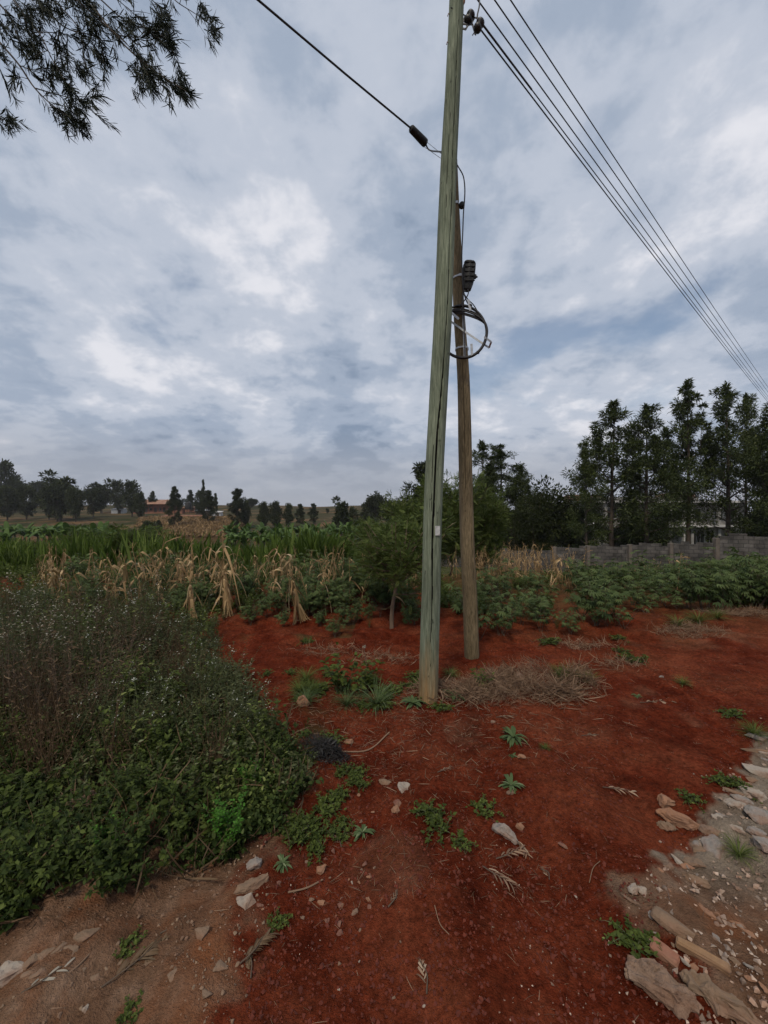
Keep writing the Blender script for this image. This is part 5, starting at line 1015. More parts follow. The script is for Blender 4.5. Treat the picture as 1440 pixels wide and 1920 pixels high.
# ------------------------------------------------------------------ small plants on open soil
def rosette(seed, n, L, mat, tmpl=LEAFN, up=(.15, 1.2), name='rosette_weed', stem=0):
    global RNG; keep = RNG; RNG = np.random.default_rng(seed); e = empty(name, (0, 0, 0)); mb = MB(); d = randdir(n, 0, .1); d[:, 2] = RNG.uniform(*up, n)
    scatter(mb, tmpl, np.zeros((n, 3))+[0, 0, .004], d, L*RNG.uniform(.6, 1.1, n), RNG.uniform(.2, 1, n), RNG.normal(0, .2, n)); o = mb.build('leaves', MATS[mat], e)
    mb = MB(); tube(mb, [(0, 0, -.01), (0, 0, .012)], [.006, .005], 6); mb.build('root_crown', MATS['stem_green'], e); RNG = keep; return e
ROS = blade_t(.085, .9, 5, 1.1); GR = blade_t(.0075, .8, 5)
r1 = rosette(901, 30, .13, 'f_palegrass', ROS); r2 = rosette(902, 26, .10, 'f_palegrass', ROS); gt = rosette(903, 130, .34, 'f_palegrass', GR, (.5, 3), 'grass_tuft'); gt2 = rosette(904, 190, .14, 'f_weed', GR, (.4, 2.4), 'grass_tuft')
place(r1, G(962, 1394), 1.0, None, 'star shaped rosette weed alone on the red soil, above the tan pentagonal stone', 'weed'); place(r2, G(958, 1478), 1.05, None, 'rosette weed just behind the small pinkish stone', 'weed')
place(r2, G(680, 1565), .8, None, 'spiky rosette weed between the leafy patches near the bank', 'weed'); place(r2, G(963, 1428), .45, None, 'tiny rosette weed touching the tan pentagonal stone', 'weed')
place(r2, G(1195, 1304), .6, None, 'tiny weed on the open red soil right of the brush heap', 'weed'); place(r2, G(530, 1640), .6, None, 'tiny weed beside the grey stone under the bank', 'weed')
place(r1, G(775, 1322), 1.1, None, 'dark spiky weed at the left foot of the green pole', 'weed'); place(r1, G(850, 1308), 1.2, None, 'spiky weed at the right foot of the green pole', 'weed')
place(gt2, G(1022, 1412), .45, None, 'small fine grass tuft right of the larger rosette', 'grass tuft')
place(gt, G(708, 1328), .85, None, 'pale long bladed grass tuft left of the green pole', 'grass tuft'); place(gt, G(575, 1325), .55, None, 'sprawling pale grass tuft at the edge of the bank', 'grass tuft'); place(gt, G(650, 1325), .6, None, 'long grass tuft between the pale tuft and the bank', 'grass tuft')
for (px, py, s, lab) in ((1075, 1285, 1.7, 'dense dark green grass clump right of the brush heap'), (1105, 1280, 1.1, 'smaller grass clump beside the dense dark one'), (1050, 1275, 1.3, 'grass clump against the brush heap'), (1385, 1600, .8, 'ragged grass tuft between the pale rubble stones'), (1280, 1290, .8, 'flattened grass tuft on the open soil at the right'), (1310, 1165, 2.0, 'green grass clump on the low soil ridge'), (1345, 1160, 1.6, 'second green grass clump along the soil ridge'), (1270, 1180, 1.7, 'yellow green grass clump at the near end of the ridge'), (1415, 1390, 1.1, 'grass tuft beside the flat slabs at the right edge')):
    place(gt2, G(px, py), s, None, lab, 'grass tuft')
lw = [bush('leafy_weed', 'f_weed', 911+k, .11, 24, 1.9, 10, .024, LEAF, droop=.55, t0=.1) for k in range(3)]
wb = bush('broad_weed', 'f_weed', 921, .35, 7, .45, 14, .075, LEAF)
for (px, py, s, lab) in ((672, 1470, .9, 'grey green lobed weed behind the pale round stone'), (590, 1560, 1.2, 'leafy weed patch at the foot of the bank'), (555, 1575, 1.0, 'leafy weed patch under the bright weed'), (610, 1520, 1.1, 'leafy weed patch above the foot of the bank'), (820, 1570, 1.2, 'creeping weed in front of the large pale stone'), (865, 1600, .8, 'creeping weed shoot reaching forward past the large pale stone'), (800, 1545, .9, 'creeping weed behind the larger creeper'), (905, 1525, 1.0, 'leafy weed against the large pale stone'), (1190, 1240, 1.8, 'low broad weed clump where the ridge meets open soil'), (1165, 1225, 1.2, 'smaller weed behind the low broad clump'), (1370, 1345, 1.1, 'small spreading weed on the open soil at the far right'), (1380, 1485, 1.0, 'weed beside the flat slab at the right edge'), (1350, 1480, .8, 'smaller weed left of the one by the slab'), (1295, 1508, .8, 'grey green weed above the orange rock pile'), (1190, 1765, 1.0, 'dark leafy weed squeezed beside the red brick'), (1160, 1200, 1.3, 'weed at the field edge behind the brush heap'), (1030, 1215, 1.6, 'straggly weed just behind the brush heap'), (800, 1310, 1.0, 'weed hugging the front of the green pole'), (735, 1300, 1.4, 'green weed between the pale grass and the green pole'), (765, 1290, 1.5, 'weed clump just behind the left foot of the green pole'), (575, 1205, 1.3, 'small grey green weed in the hoed soil'), (520, 1745, .6, 'tiny weed at the edge of the stony path'), (245, 1900, .6, 'tiny weed at the bottom picture edge'), (240, 1780, .7, 'green leaf weed on the stony path'), (440, 1475, 1.2, 'spreading weed near the dark ash clump'), (560, 1440, 1.2, 'weed left of the dark ash clump')):
    place(random.choice(lw), G(px, py), s, None, lab, 'weed')
for k in range(26):
    px, py = random.uniform(500, 850), random.uniform(1262, 1335)
    place(random.choice(lw+[gt2]), G(px, py), random.uniform(.7, 1.5), None, 'low weed in the green strip running left from the green pole', 'weed', 'weeds in the strip left of the green pole')
for k in range(22):
    px, py = random.uniform(510, 690), random.uniform(1380, 1600)
    if px > 700-(py-1380)*.3: continue
    place(random.choice(lw), G(px, py), random.uniform(.5, 1.1), None, 'small weed in the ragged fringe at the right edge of the bank', 'weed', 'weeds along the bank fringe')
place(wb, G(640, 1305), 1.25, None, 'tall broad leaved weed with pale tips left of the poles', 'weed'); place(wb, G(685, 1300), 1.1, None, 'second broad leaved weed beside the thin dry stalk', 'weed'); place(wb, G(905, 1300), .7, None, 'reddish stemmed weed in front of the brown pole', 'weed')
# ------------------------------------------------------------------ stones and bricks
import bmesh
from mathutils import noise as mnoise
def stone_mesh(seed, dims, npts=16, rough=.10, sub=2, flat=0.0):
    rs = random.Random(seed); bm = bmesh.new()
    for i in range(npts):
        v = Vector((rs.gauss(0, 1), rs.gauss(0, 1), rs.gauss(0, 1))).normalized()
        if flat: v.z = max(-flat, min(flat, v.z))/flat
        bm.verts.new((v.x*dims[0]/2, v.y*dims[1]/2, v.z*dims[2]/2))
    bmesh.ops.convex_hull(bm, input=bm.verts[:]); loose = [v for v in bm.verts if not v.link_faces]
    bmesh.ops.delete(bm, geom=loose, context='VERTS')
    bmesh.ops.bevel(bm, geom=bm.edges[:], offset=min(dims)*.07, segments=1, affect='EDGES', clamp_overlap=True)
    bmesh.ops.triangulate(bm, faces=bm.faces[:])
    for k in range(sub): bmesh.ops.subdivide_edges(bm, edges=bm.edges[:], cuts=1, use_grid_fill=True)
    m = sum(dims)/3; bm.normal_update()
    for v in bm.verts:
        p = v.co*(4/m)+Vector((seed*3.1, 0, 0)); v.co += v.normal*m*rough*(mnoise.noise(p)*.9+mnoise.noise(p*2.7)*.5+mnoise.noise(p*6)*.25)
    return bm
def stone(px, py, dims, mat, label, rz=0, name='stone', seed=None, sink=.36, tilt=(0, 0), rough=.09, flat=0, npts=16, group=None, smooth=False):
    seed = seed or int(px*7+py); bm = stone_mesh(seed, dims, npts, rough, 2, flat); me = bpy.data.meshes.new(name); bm.to_mesh(me); bm.free()
    me.polygons.foreach_set('use_smooth', np.full(len(me.polygons), smooth)); me.materials.append(MATS[mat])
    o = bpy.data.objects.new(name, me); COL.objects.link(o); g = G(px, py); o.location = g+Vector((0, 0, dims[2]*(.5-sink))); o.rotation_euler = (tilt[0], tilt[1], rz)
    return tag(o, label, 'stone', group)
stone(758, 1490, (.115, .085, .075), 'stone_pale', 'pale faceted stone alone on the soil in front of the green pole', .4, npts=11)
stone(944, 1562, (.165, .085, .075), 'stone_grey', 'large pale grey stone lying on the red soil beside the creeping weeds', -.45, seed=5, tilt=(.1, .2), npts=12)
stone(975, 1553, (.045, .04, .04), 'stone_orange', 'small orange stone touching the large pale grey one', 0)
stone(978, 1437, (.072, .055, .045), 'stone_orange', 'tan pentagonal stone below the tiny weed on the open soil', .3, npts=9)
stone(956, 1492, (.055, .04, .035), 'stone_pink', 'small pinkish stone in front of the nearer rosette weed', .5)
stone(475, 1652, (.085, .07, .05), 'stone_grey', 'broken grey stone below the bank at the edge of the stony path', .2, seed=8, npts=10)
stone(465, 1710, (.10, .085, .03), 'stone_pale', 'flat pale wedge stone in the stony path below the grey one', .8, flat=.5, npts=9)
stone(470, 1688, (.16, .06, .03), 'stone_brown', 'long brown stone half buried beside the pale wedge stone', .6, flat=.5)
stone(603, 1634, (.065, .045, .025), 'stone_orange', 'flat orange stone on the bare soil below the leafy patches', .5, flat=.5)
stone(1057, 1588, (.082, .075, .026), 'stone_red', 'star shaped dull red stone pressed into the soil', .5, npts=8)
stone(724, 1467, (.10, .05, .035), 'stone_brown', 'low brown stone to the left of the pale faceted stone', -.3)
stone(742, 1530, (.05, .055, .04), 'stone_orange', 'small orange stone between weeds below the pale faceted stone', 0)
stone(745, 1515, (.045, .06, .03), 'stone_red', 'small red stone just in front of the pale faceted stone', .6)
stone(567, 1330, (.12, .08, .13), 'stone_orange', 'upright orange stone in the grass at the end of the bank', .3)
stone(975, 1285, (.13, .12, .14), 'stone_pink', 'round pinkish stone sitting in the dry brush heap', .3, sink=.1)
stone(655, 1385, (.10, .06, .04), 'stone_orange', 'flat orange stone above the dark ash clump', .1)
stone(545, 1455, (.12, .08, .09), 'stone_brown', 'brown stone under the weeds beside the ash clump', .4)
stone(1240, 1272, (.05, .03, .03), 'stone_grey', 'small grey stone on the open soil beside the ridge', .1)
stone(924, 1362, (.05, .03, .025), 'stone_pink', 'small pink chip on the soil right of the green pole', .1)
stone(1275, 1532, (.22, .085, .075), 'stone_orange', 'long orange brown rock lying in the rock pile on the right', -.55, npts=18, rough=.14)
stone(1246, 1508, (.11, .08, .085), 'stone_orange', 'lumpy orange rock at the upper end of the rock pile', .3, rough=.16)
stone(1250, 1538, (.10, .05, .05), 'stone_brown', 'small brown rock under the lumpy orange rock', -.6, rough=.14)
stone(1342, 1580, (.125, .12, .09), 'stone_grey', 'large rounded grey rock in the rubble beside the grass tuft', .3, npts=22, seed=12, rough=.06)
stone(1302, 1612, (.10, .065, .05), 'stone_brown', 'brown broken rock in front of the rounded grey rock', -.4)
stone(1268, 1610, (.10, .035, .03), 'stone_pale', 'narrow pale splinter stone on the rubble', 1.9, npts=9)
stone(1288, 1622, (.08, .03, .02), 'stone_orange', 'thin orange sliver stone beside the pale splinter', -.1, npts=9)
stone(1253, 1628, (.055, .045, .03), 'stone_pink', 'small pink stone left of the pale splinter', .4)
stone(1305, 1650, (.11, .04, .03), 'stone_brown', 'smooth brown cobble lying long in the dirt', -.6, flat=.5)
stone(1256, 1750, (.16, .072, .055), 'stone_brown', 'long smooth brown cobble behind the red brick', -.75, npts=26, rough=.04)
stone(1186, 1685, (.062, .04, .035), 'stone_pale', 'white knobbly stone at the edge of the rubble', .3, rough=.16)
stone(1207, 1688, (.036, .045, .035), 'stone_pale', 'round whitish stone next to the knobbly one', .3)
stone(1184, 1700, (.09, .014, .022), 'stone_pink', 'thin pale shard leaning along the rubble edge', -.75, npts=9)
stone(1237, 1862, (.21, .115, .07), 'stone_pink', 'biggest rough pink rock at the bottom right, in front of the bricks', -.55, npts=26, rough=.17, seed=21)
stone(1352, 1895, (.26, .085, .055), 'stone_brown', 'long dark edged rock at the bottom right corner', -.62, npts=20, rough=.17)
stone(1325, 1836, (.075, .022, .02), 'stone_pale', 'pale sliver stone between the tan brick and the big rock', -.5, npts=9)
stone(1302, 1828, (.03, .025, .02), 'stone_orange', 'tiny ochre stone touching the pale sliver', .2)
stone(1322, 1722, (.085, .028, .022), 'stone_orange', 'orange brown shard lying alone on the path dirt', -1.1, npts=9)
stone(1383, 1737, (.06, .025, .02), 'stone_orange', 'bright orange shard near the right edge of the path', -.5, npts=9)
stone(1402, 1752, (.06, .03, .02), 'stone_orange', 'darker orange shard next to the bright one', -.8, npts=9)
stone(1408, 1858, (.04, .018, .014), 'stone_orange', 'small orange chip right of the tan brick', -.3)
stone(1425, 1416, (.22, .11, .04), 'stone_brown', 'flat pale slab at the right edge, upper one of two', -.35, 'stone_slab', flat=.35, npts=14, rough=.03)
stone(1432, 1450, (.26, .10, .045), 'stone_pale', 'flat pale slab at the right edge, lower thicker one', -.5, 'stone_slab', flat=.35, npts=14, rough=.03)
stone(1430, 1395, (.20, .08, .035), 'stone_grey', 'weathered slab behind the two flat slabs', -.4, 'stone_slab', flat=.35, rough=.05)
for (px, py, l, m_, lab) in ((1420, 1545, .34, 'stone_grey', 'broad worn rock sheet at the right edge below the slabs'), (1385, 1525, .24, 'stone_pale', 'worn pale rock next to the broad sheet'), (1410, 1500, .22, 'stone_pale', 'pale flaky rock under the thick slab'), (1350, 1545, .13, 'stone_pale', 'small pale rock above the rounded grey rock'), (1440, 1600, .26, 'stone_grey', 'grey rock sheet at the right edge behind the grass tuft'), (1375, 1495, .16, 'stone_brown', 'brown flaky rock among the slabs and weeds')):
    stone(px, py, (l*.6, l*.34, l*.16), m_, lab, -.6, sink=.45, rough=.10, npts=20, flat=.5)
stone(160, 1535, (.20, .09, .16), 'stone_brown', 'brown rock face peeping out between the bank weeds', .5, sink=.1, tilt=(.5, 0)); stone(175, 1560, (.14, .08, .08), 'stone_brown', 'smaller brown rock below the rock face in the bank weeds', .4)
stone(12, 1850, (.14, .07, .03), 'stone_pale', 'pale stone at the lower left picture edge', .6, flat=.5); stone(160, 1892, (.022, .02, .02), 'stone_pale', 'tiny round pale stone at the bottom of the stony path', 0)
stone(25, 1650, (.12, .08, .07), 'stone_orange', 'orange brown rock under weeds at the left edge', .5); stone(360, 1610, (.04, .03, .06), 'stone_orange', 'small upright orange stone at the foot of the bank', 0)
for k in range(46):      # loose rubble stones, one by one
    px, py = random.uniform(1180, 1440), random.uniform(1540, 1915); g = G(px, py)
    if g.x < .95+max(g.y-1.6, 0)*1.45+.05: continue
    l = random.uniform(.018, .045); stone(px, py, (l, l*.6, l*.45), random.choice(('stone_pale', 'stone_pink', 'stone_brown', 'stone_grey', 'stone_orange')), 'small loose stone scattered on the rubble path at the lower right', random.uniform(0, 6), seed=k+40, npts=10, group='small loose stones on the rubble path')
for k in range(60):
    px, py = random.uniform(1270, 1445), random.uniform(1400, 1600); g = G(px, py)
    if g.x < .95+max(g.y-1.6, 0)*1.45+.1: continue
    l = random.uniform(.04, .12); stone(px, py, (l, l*.55, l*.3), random.choice(('stone_pale', 'stone_brown', 'stone_grey', 'stone_pink')), 'flat stone bedded in the pale rubble verge at the right', random.gauss(-.6, .4), seed=k+340, npts=14, group='bedded stones of the rubble verge', sink=.45, flat=.6)
for k in range(40):
    px, py = random.uniform(480, 700), random.uniform(1470, 1760); l = random.uniform(.014, .04)
    stone(px, py, (l, l*.7, l*.5), random.choice(('stone_orange', 'stone_pink', 'stone_red')), 'small reddish stone scattered at the foot of the bank', random.uniform(0, 6), seed=k+140, npts=10, group='small stones at the foot of the bank')
for k in range(26):
    px, py = random.uniform(560, 1180), random.uniform(1640, 1910); l = random.uniform(.008, .020)
    stone(px, py, (l, l*.7, l*.6), random.choice(('stone_pale', 'stone_pink')), 'tiny pale stone in the dark red soil at the bottom', random.uniform(0, 6), seed=k+240, npts=10, group='tiny stones in the dark soil')
for k in range(22):
    px, py = random.uniform(20, 440), random.uniform(1700, 1910)
    if py < 1790-.32*px+40: continue
    l = random.uniform(.03, .10); stone(px, py, (l, l*.6, l*.25), 'stone_brown', 'flat earthy stone pressed into the stony path at the lower left', random.gauss(.6, .5), seed=k+440, npts=14, group='flat stones of the stony path', sink=.62, flat=.6, rough=.05)
def brick(px, py, dims, mat, label, rz, tilt=(0, 0)):
    mb = MB(); box(mb, (0, 0, 0), dims, bevel=.006); o = mb.build('brick', MATS[mat], None, False); bm = bmesh.new(); bm.from_mesh(o.data)
    bmesh.ops.triangulate(bm, faces=bm.faces[:]); bmesh.ops.subdivide_edges(bm, edges=bm.edges[:], cuts=3, use_grid_fill=True); bm.normal_update()
    for v in bm.verts: p = v.co*60+Vector((px, 0, 0)); v.co += v.normal*.0035*(mnoise.noise(p)+.6*mnoise.noise(p*3)-max(0, mnoise.noise(p*.4)-.35)*4)
    bm.to_mesh(o.data); bm.free(); g = G(px, py); o.location = g+Vector((0, 0, dims[2]*.30)); o.rotation_euler = (*tilt, rz); return tag(o, label, 'brick')
brick(1247, 1800, (.085, .050, .035), 'brick_red', 'broken red brick half buried behind the big pink rock', -.85, (.1, .1))
brick(1317, 1813, (.150, .030, .035), 'brick_tan', 'tan brick strip lying long in the path dirt', -.70, (.2, 0))
mb = MB(); mb.add([[0, 0, .003], [.045, -.05, .004], [-.012, -.022, .006], [.008, .02, .022], [.0, 0, .0], [.045, -.05, .001], [-.012, -.022, .003], [.008, .02, .019]], [[0, 2, 1], [0, 3, 2], [4, 5, 6], [4, 6, 7], [0, 1, 5, 4], [2, 3, 7, 6], [1, 2, 6, 5]])
o = mb.build('paper_scrap', MATS['paper'], None, False); o.location = G(1255, 1700); tag(o, 'torn white scrap lying on the rubble path behind the cobble', 'litter scrap')
# ------------------------------------------------------------------ loose cover of the soil
def hull_t(seed, sx=1, sy=.8, sz=.6):
    bm = bmesh.new(); rs = random.Random(seed)
    for i in range(9): v = Vector((rs.gauss(0, 1), rs.gauss(0, 1), rs.gauss(0, 1))).normalized(); bm.verts.new((v.x*sx/2, v.y*sy/2, v.z*sz/2+sz*.2))
    bmesh.ops.convex_hull(bm, input=bm.verts[:]); bmesh.ops.delete(bm, geom=[v for v in bm.verts if not v.link_faces], context='VERTS')
    bmesh.ops.triangulate(bm, faces=bm.faces[:]); bm.verts.index_update(); v = np.array([tuple(q.co) for q in bm.verts]); f = np.array([[q.index for q in p.verts] for p in bm.faces]); bm.free(); return v, f
def crumbs(n, region, sz, name, mat, label, tint=(.2, .9), pw=3):
    mb = MB()
    for s_ in range(4):
        ps = region(n//4); k = len(ps); a = rnd(k, 0, 6.28); d = np.stack([np.cos(a), np.sin(a), 0*a], 1)
        size = sz[0]+(sz[1]-sz[0])*rnd(k)**pw; scatter(mb, hull_t(s_+3), ps, d, size, rnd(k, *tint), RNG.normal(0, .4, k))
    return tag(mb.build(name, MATS[mat], None, False), label, kind='stuff')
def cone(n, y0, y1, m=.99, f=None):
    yy = y0*(y1/y0)**rnd(n); xx = yy*rnd(n, -m, m); k = np.ones(n, bool) if f is None else f(xx, yy); xx, yy = xx[k], yy[k]; return np.stack([xx, yy, height(xx, yy)], 1)
isr = lambda a, b: (a > 1.02+np.clip(b-1.6, 0, 9)*1.45+(fbm(a*3, b*3, 61, 3)-.5)*.4)
isl = lambda a, b: (a < -.45) & (b < 1.8)
crumbs(38000, lambda n: cone(n, 1.15, 6.0, .99, lambda a, b: ~isr(a, b) & ~isl(a, b) & (fbm(a*2.3, b*2.3, 151, 3) > .40)), (.003, .024), 'soil_clods', 'clod', 'small clods of red soil all over the bare earth', pw=4)
crumbs(14000, lambda n: cone(n, 1.15, 3.4, .99, lambda a, b: isr(a, b) & (b < 3.1)), (.003, .034), 'gravel', 'pebble', 'small pale gravel over the rubble at the lower right', pw=4)
crumbs(2500, lambda n: cone(n, 1.2, 3.0, .99, lambda a, b: isr(a+.22, b) & ~isr(a-.05, b)), (.003, .020), 'spilled_gravel', 'pebble', 'pale gravel spilled along the edge of the rubble onto red soil', pw=3)
crumbs(3200, lambda n: cone(n, 1.15, 5.0, .99, lambda a, b: ~isr(a, b) & (fbm(a*1.6, b*1.6, 171, 4) > .55)), (.0025, .010), 'pale_grit', 'pebble', 'pale grit sprinkled on the red soil', (.3, 1), pw=3)
crumbs(6000, lambda n: cone(n, 1.15, 2.2, .99, isl), (.003, .020), 'path_grit', 'stone_brown', 'brown grit on the stony path at the lower left', pw=4)
def straws(name, ps, L, mat, label, tmpl=BLS, lift=.12, tint=(.1, .9)):
    mb = MB(); k = len(ps); a = rnd(k, 0, 6.28); d = np.stack([np.cos(a), np.sin(a), RNG.normal(0, lift, k)], 1); ps = ps+[0, 0, .004]
    scatter(mb, tmpl, ps, d, L*rnd(k, .3, 1.2), rnd(k, *tint), rnd(k, -1, 1), width=rnd(k, .4, 1.1)); return tag(mb.build(name, MATS[mat]), label, kind='stuff')
straws('straw_litter', np.vstack([cone(9000, 1.6, 6.5, .99, lambda a, b: (fbm(a*1.8, b*1.8, 161, 3) > .53) & ~isr(a, b)), cone(700, 1.2, 5, .99)]), .05, 'f_straw', 'thin dry straw and twigs strewn over the red soil')
ps = np.stack([RNG.normal(.02, .85, 2200), RNG.normal(2.95, .28, 2200)], 1); ps = np.column_stack([ps, height(ps[:, 0], ps[:, 1])]); straws('trampled_straw', ps, .085, 'f_straw', 'trampled dry grass spread in front of the green pole')
# dry brush heap by the brown pole
mb = MB()
def mound(cx_, cy_, sx, sy, hh_, n, L, tmpl, curl=1.0, tlo=.1, m=0):
    a = RNG.normal(0, .5, n); b = RNG.normal(0, .5, n); k = (a*a+b*b) < 1.3; a, b = a[k], b[k]; xs, ys = cx_+a*sx, cy_+b*sy
    z = height(xs, ys)+hh_*np.clip(1-(a*a+b*b), 0, 1)*rnd(len(a))**.6; d = randdir(len(a), -.4, .7)
    scatter(mb, tmpl, np.stack([xs, ys, z], 1), d, L*rnd(len(a), .4, 1.2), rnd(len(a), tlo, .95), rnd(len(a), 0, 6.28), m)
g = G(965, 1290); 
for q in range(11): mound(g.x+random.gauss(0, .28), g.y+random.gauss(0, .16), random.uniform(.16, .34), random.uniform(.12, .22), random.uniform(.06, .20), 620, random.uniform(.08, .16), random.choice((BLC, BLC, BLS)), tlo=0)
mound(g.x, g.y, .6, .36, .07, 1800, .12, BLC); mound(g.x-.6, g.y-.1, .5, .25, .08, 900, .09, BLC)
for k in range(14):
    a = random.uniform(0, 6.28); c = Vector((g.x+.15, g.y-.02, g.z+.05)); r = random.uniform(.2, .55)
    p = [c+Vector((math.cos(a+t)*r*(1-.15*t), math.sin(a+t)*r*.6, .20*math.sin(t*1.6+.3))) for t in (0, .2, .35, .5)]; tube(mb, bez(p, 4), .003, 4, random.random()*.8)
tag(mb.build('brush_heap', MATS['f_straw']), 'heap of dry tangled stalks at the foot of the brown pole', 'brush heap', kind='stuff')
mb = MB(); g = G(600, 1425); mound(g.x, g.y, .20, .14, .12, 1300, .07, BLC); mound(g.x+.05, g.y, .12, .09, .10, 600, .05, LSN)
tag(mb.build('ash_clump', MATS['f_ash']), 'dark grey burnt clump of stalks at the corner of the bank', kind='stuff')
mb = MB()      # dry roots and straw on the low ridge
for (px, py, sx, sy, n) in ((1290, 1190, .5, .18, 900), (1390, 1155, .7, .16, 1100), (1160, 1250, .35, .12, 200), (720, 1240, .5, .1, 260), (620, 1225, .5, .1, 200), (1085, 1215, .5, .15, 400)):
    g = G(px, py); mound(g.x, g.y, sx, sy, .06, n, .16, BLC)
tag(mb.build('ridge_straw', MATS['f_straw']), 'dry roots and stalks lying along the low ridge of hoed soil', kind='stuff')
def dry_frond(px, py, L, rz, lab, mat='f_straw', n=9):
    e = empty('dry_leaf_frond', G(px, py)+Vector((0, 0, .006)), rz); mb = MB(); tube(mb, bez([(0, 0, 0), (.01, L*.4, .012), (-.01, L*.85, .004)], 5), np.linspace(.0028, .0012, 11), 5)
    mb.build('stem', MATS['stem_brown'], e); mb = MB(); t = np.linspace(.2, .9, n); sg = np.where(np.arange(n) % 2, 1, -1)
    scatter(mb, blade_t(.07, .7, 4), np.stack([0*t, L*t, 0*t+.006], 1), np.stack([sg*.55, 1+0*t, .12+0*t], 1), L*.42*rnd(n, .7, 1.2), rnd(n, .2, 1), rnd(n, -.5, .5)); mb.build('leaves', MATS[mat], e); return tag(e, lab, 'dry leaf')
dry_frond(300, 1755, .16, -1.0, 'silvery curled leaf frond on the stony path', 'f_seed', 13)
dry_frond(930, 1612, .15, -1.25, 'dry splayed frond just below the large pale grey stone'); dry_frond(905, 1640, .15, -2.3, 'dry stalk frond lying on the dark soil below the creeping weeds'); dry_frond(968, 1568, .10, -2.9, 'small dry frond under the orange chip of the large stone')
dry_frond(728, 1715, .10, -.6, 'forked dry leaf lying alone on the dark red soil'); dry_frond(800, 1880, .12, .1, 'long dry leaf at the bottom centre of the picture'); dry_frond(1030, 1640, .06, .2, 'tiny dry sprig on the red soil right of the dry stalk')
dry_frond(640, 1590, .11, .7, 'dry spiky frond at the lower edge of the leafy patches'); dry_frond(470, 1850, .12, .5, 'matted dry grass frond at the edge of the dark soil', 'f_brown', 20); dry_frond(450, 1830, .12, -.7, 'second matted frond crossing the first at the soil edge', 'f_brown', 20)
dry_frond(820, 1462, .10, -1.2, 'thin dry frond on the soil right of the pale faceted stone'); dry_frond(930, 1350, .14, -1.5, 'dry grey frond on the soil behind the rosette weed'); dry_frond(1130, 1475, .16, -1.9, 'wiry dry sprig on the open red soil'); dry_frond(40, 1890, .12, -.9, 'pale dry leaf at the lower left corner', 'f_seed', 5)
dry_frond(190, 1860, .22, -.75, 'long dark stalk bundle lying on the stony path', 'f_brown', 16); dry_frond(1200, 1320, .30, -1.5, 'flattened straw sprig on the open soil at the right'); dry_frond(1090, 1378, .22, -1.6, 'long dry sprig beyond the rosette weed')
for (pts_, r, lab) in (([(540, 1690), (575, 1675), (605, 1655)], .0035, 'short bare twig below the orange flat stone'), ([(815, 1725), (825, 1755), (842, 1780)], .0016, 'thin pale root curling on the dark red soil'), ([(630, 1410), (690, 1400), (730, 1375)], .005, 'bent bare stick in front of the pole'), ([(1020, 1298), (1060, 1302), (1110, 1295)], .007, 'pale bent stick running out of the brush heap'), ([(1125, 1625), (1112, 1640), (1105, 1660)], .0015, 'fine curved rootlet on the soil near the rubble'), ([(190, 1780), (150, 1830), (110, 1865)], .003, 'dark twig along the stony path')):
    mb = MB(); g0 = G(*pts_[0]); tube(mb, bez([G(*p)+Vector((0, 0, r+.003)) for p in pts_], 6), r, 6, .6); tag(mb.build('twig', MATS['f_straw'], loc=g0), lab, 'twig')
# ------------------------------------------------------------------ overhanging tree, upper left
tr = MB(); lf = MB(); TY = 3.6
ot = empty('overhanging_tree', (-5.6, 3.2, hz_at(-5.6, 3.2))); tag(ot, 'tree outside the left edge whose feathery twigs hang into the sky', 'tree')
o0 = Vector((-5.6, 3.2, 0)); tube(tr, bez([o0+Vector((0, 0, -.3)), o0+Vector((.05, 0, 3)), o0+Vector((.2, .1, 6)), o0+Vector((.3, .2, 10))], 6), np.linspace(.2, .06, 19), 10)
def tw(*pts): return [P(a, b, y_) for a, b, y_ in pts]
BR = [ (tw((-60, 10, 3.8), (0, 80, 3.7), (36, 122, 3.6), (65, 165, 3.55), (105, 203, 3.5), (140, 225, 3.45)), .011),
  (tw((65, 165, 3.55), (110, 178, 3.6), (150, 186, 3.6), (180, 182, 3.6)), .005), (tw((-50, -40, 3.9), (10, 20, 3.8), (30, 60, 3.7), (50, 95, 3.7)), .009),
  (tw((-20, -60, 3.6), (40, 20, 3.5), (75, 65, 3.5), (100, 115, 3.45), (130, 165, 3.4)), .008), (tw((40, -50, 3.8), (110, 10, 3.7), (150, 60, 3.6), (160, 130, 3.55)), .008),
  (tw((100, -50, 3.6), (170, 10, 3.5), (215, 65, 3.45), (255, 105, 3.4), (300, 140, 3.4), (350, 172, 3.35)), .010), (tw((130, -60, 3.9), (190, 0, 3.8), (240, 42, 3.7), (290, 58, 3.7), (322, 82, 3.65)), .008),
  (tw((250, -60, 3.8), (300, -30, 3.8), (330, 2, 3.7), (365, 25, 3.7), (400, 50, 3.65)), .006), (tw((230, -50, 3.6), (280, -5, 3.6), (305, 22, 3.55)), .004), (tw((-60, 190, 3.7), (-20, 205, 3.65), (15, 228, 3.6)), .006),
  (tw((0, -60, 3.7), (60, -10, 3.6), (120, 50, 3.55), (180, 70, 3.5), (200, 110, 3.5)), .007), (tw((60, -60, 3.5), (130, -10, 3.45), (190, 40, 3.4), (245, 90, 3.35), (270, 125, 3.35)), .007), (tw((60, 60, 3.55), (110, 62, 3.6), (150, 72, 3.6)), .004), (tw((215, 65, 3.45), (260, 70, 3.4), (285, 60, 3.4)), .004),
  (tw((150, -60, 3.7), (210, -10, 3.7), (250, 25, 3.7), (270, 40, 3.7)), .005), (tw((35, 122, 3.6), (60, 130, 3.5), (105, 128, 3.5)), .004), (tw((-70, 60, 3.5), (-20, 90, 3.5), (10, 110, 3.5)), .004)]
hub = [o0+Vector((.15, .1, z)) for z in (5.2, 6.2, 7)]
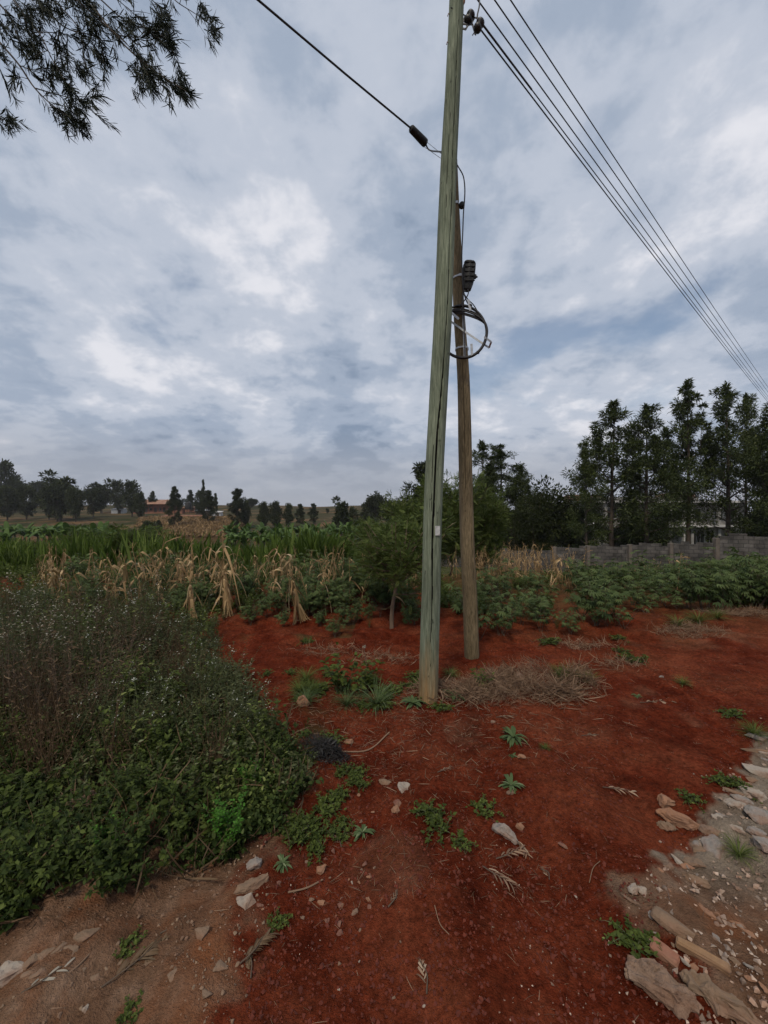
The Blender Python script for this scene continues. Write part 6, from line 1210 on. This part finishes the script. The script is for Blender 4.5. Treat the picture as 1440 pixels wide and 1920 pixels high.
SUB = []
for k, (p, r) in enumerate(BR):
    c = bez(p, 5); tube(tr, c, np.linspace(r, r*.3, len(c)), 6)
    if k not in (1, 12, 13, 15): hb_ = hub[k % 3]; tube(tr, bez([hb_, (hb_+p[0])/2+Vector((0, .1, .3)), p[0]], 5), np.linspace(.045, r, 11), 6)
    for q in range(3, len(c)-1, 2):          # side twigs
        if RNG.uniform() < .72:
            d = c[q]-c[q-1]; d /= np.linalg.norm(d); s = d+RNG.normal(0, .55, 3)+[0.1, 0, -.25]; s /= np.linalg.norm(s); L = RNG.uniform(.12, .34); e_ = c[q]+s*L
            tube(tr, [c[q], c[q]+s*L*.5+[0, 0, .01], e_], [.003, .002, .0012], 4); SUB.append((e_, s, .8))
            if RNG.uniform() < .5: SUB.append((c[q]+s*L*.5, s, .5))
    d = c[-1]-c[-3]; SUB.append((c[-1], d/np.linalg.norm(d), 1.2)); SUB.append((c[-4], d/np.linalg.norm(d), .8))
def spray(c, d, n, L, sp=.55):
    c = np.array(tuple(c)); d = np.array(tuple(d)); t = rnd(n, -.09, .06); ps = c+d[None]*t[:, None]+RNG.normal(0, .006, (n, 3)); dd = d+RNG.normal(0, sp, (n, 3))+[0.05, 0, -.2]
    scatter(lf, blade_t(.045, .35, 3), ps, dd, L*rnd(n, .5, 1.2), rnd(n, 0, .9), rnd(n, 0, 6.28), 0)
for c, d, s in SUB: spray(c, d, int(26*s), .10)
for (px, py, rad, k) in ((70, 15, 34, 20), (45, 25, 30, 12), (95, 20, 22, 8), (175, 55, 30, 14), (205, 62, 20, 6), (275, 125, 34, 22), (240, 45, 22, 10), (285, 150, 26, 12), (300, 60, 26, 12), (318, 80, 16, 6), (150, 130, 22, 10), (105, 130, 24, 12), (60, 88, 28, 12), (125, 160, 16, 6), (135, 215, 30, 16), (150, 235, 14, 6), (110, 205, 16, 5), (335, 150, 22, 10), (350, 175, 16, 8), (15, 225, 16, 7), (185, 105, 14, 6), (172, 190, 10, 3), (400, 58, 14, 5), (378, 18, 14, 3), (305, 18, 14, 3), (120, 8, 30, 8), (10, 60, 24, 6), (145, 12, 22, 6), (180, 18, 22, 6)):
    for q in range(k):
        a, b = RNG.normal(0, rad*.40, 2); spray(P(px+a, py+b, RNG.uniform(3.35, 3.75)), (.45+RNG.normal(0, .2), RNG.normal(0, .2), -.75), 24, .085, .42)
tr.build('trunk', MATS['bark'], ot, loc=ot.location); lf.build('crown', MATS['f_branch'], ot, loc=ot.location)
# ------------------------------------------------------------------ drop unused templates
def kill(o):
    for c in list(o.children): kill(c)
    bpy.data.objects.remove(o)
pro = cl2+tall+lg+fw+ms+gv+db+[a1, a1b]+ft+bn+mz+mh+cs+bc+wk+wp3+wl3+[br, r1, r2, gt, gt2, wb]+lw
for o in pro:
    if o.name not in USED: kill(o)

# ------------------------------------------------------------------ thin haze, sky outside it
mb = MB(); box(mb, (0, 150, 6), (900, 800, 46)); hzo = mb.build('haze', [], None, False); hm = bpy.data.materials.new('haze'); hm.use_nodes = True; ht = hm.node_tree; ht.nodes.clear()
pv = ht.nodes.new('ShaderNodeVolumePrincipled'); pv.inputs['Density'].default_value = 0.0003; pv.inputs['Color'].default_value = (.88, .88, .92, 1); pv.inputs['Anisotropy'].default_value = 0.2
ho = ht.nodes.new('ShaderNodeOutputMaterial'); ht.links.new(pv.outputs[0], ho.inputs['Volume']); hzo.data.materials.append(hm); tag(hzo, 'thin pale haze over the fields', kind='stuff')
SC.cycles.volume_bounces = 0; SC.cycles.volume_max_steps = 32
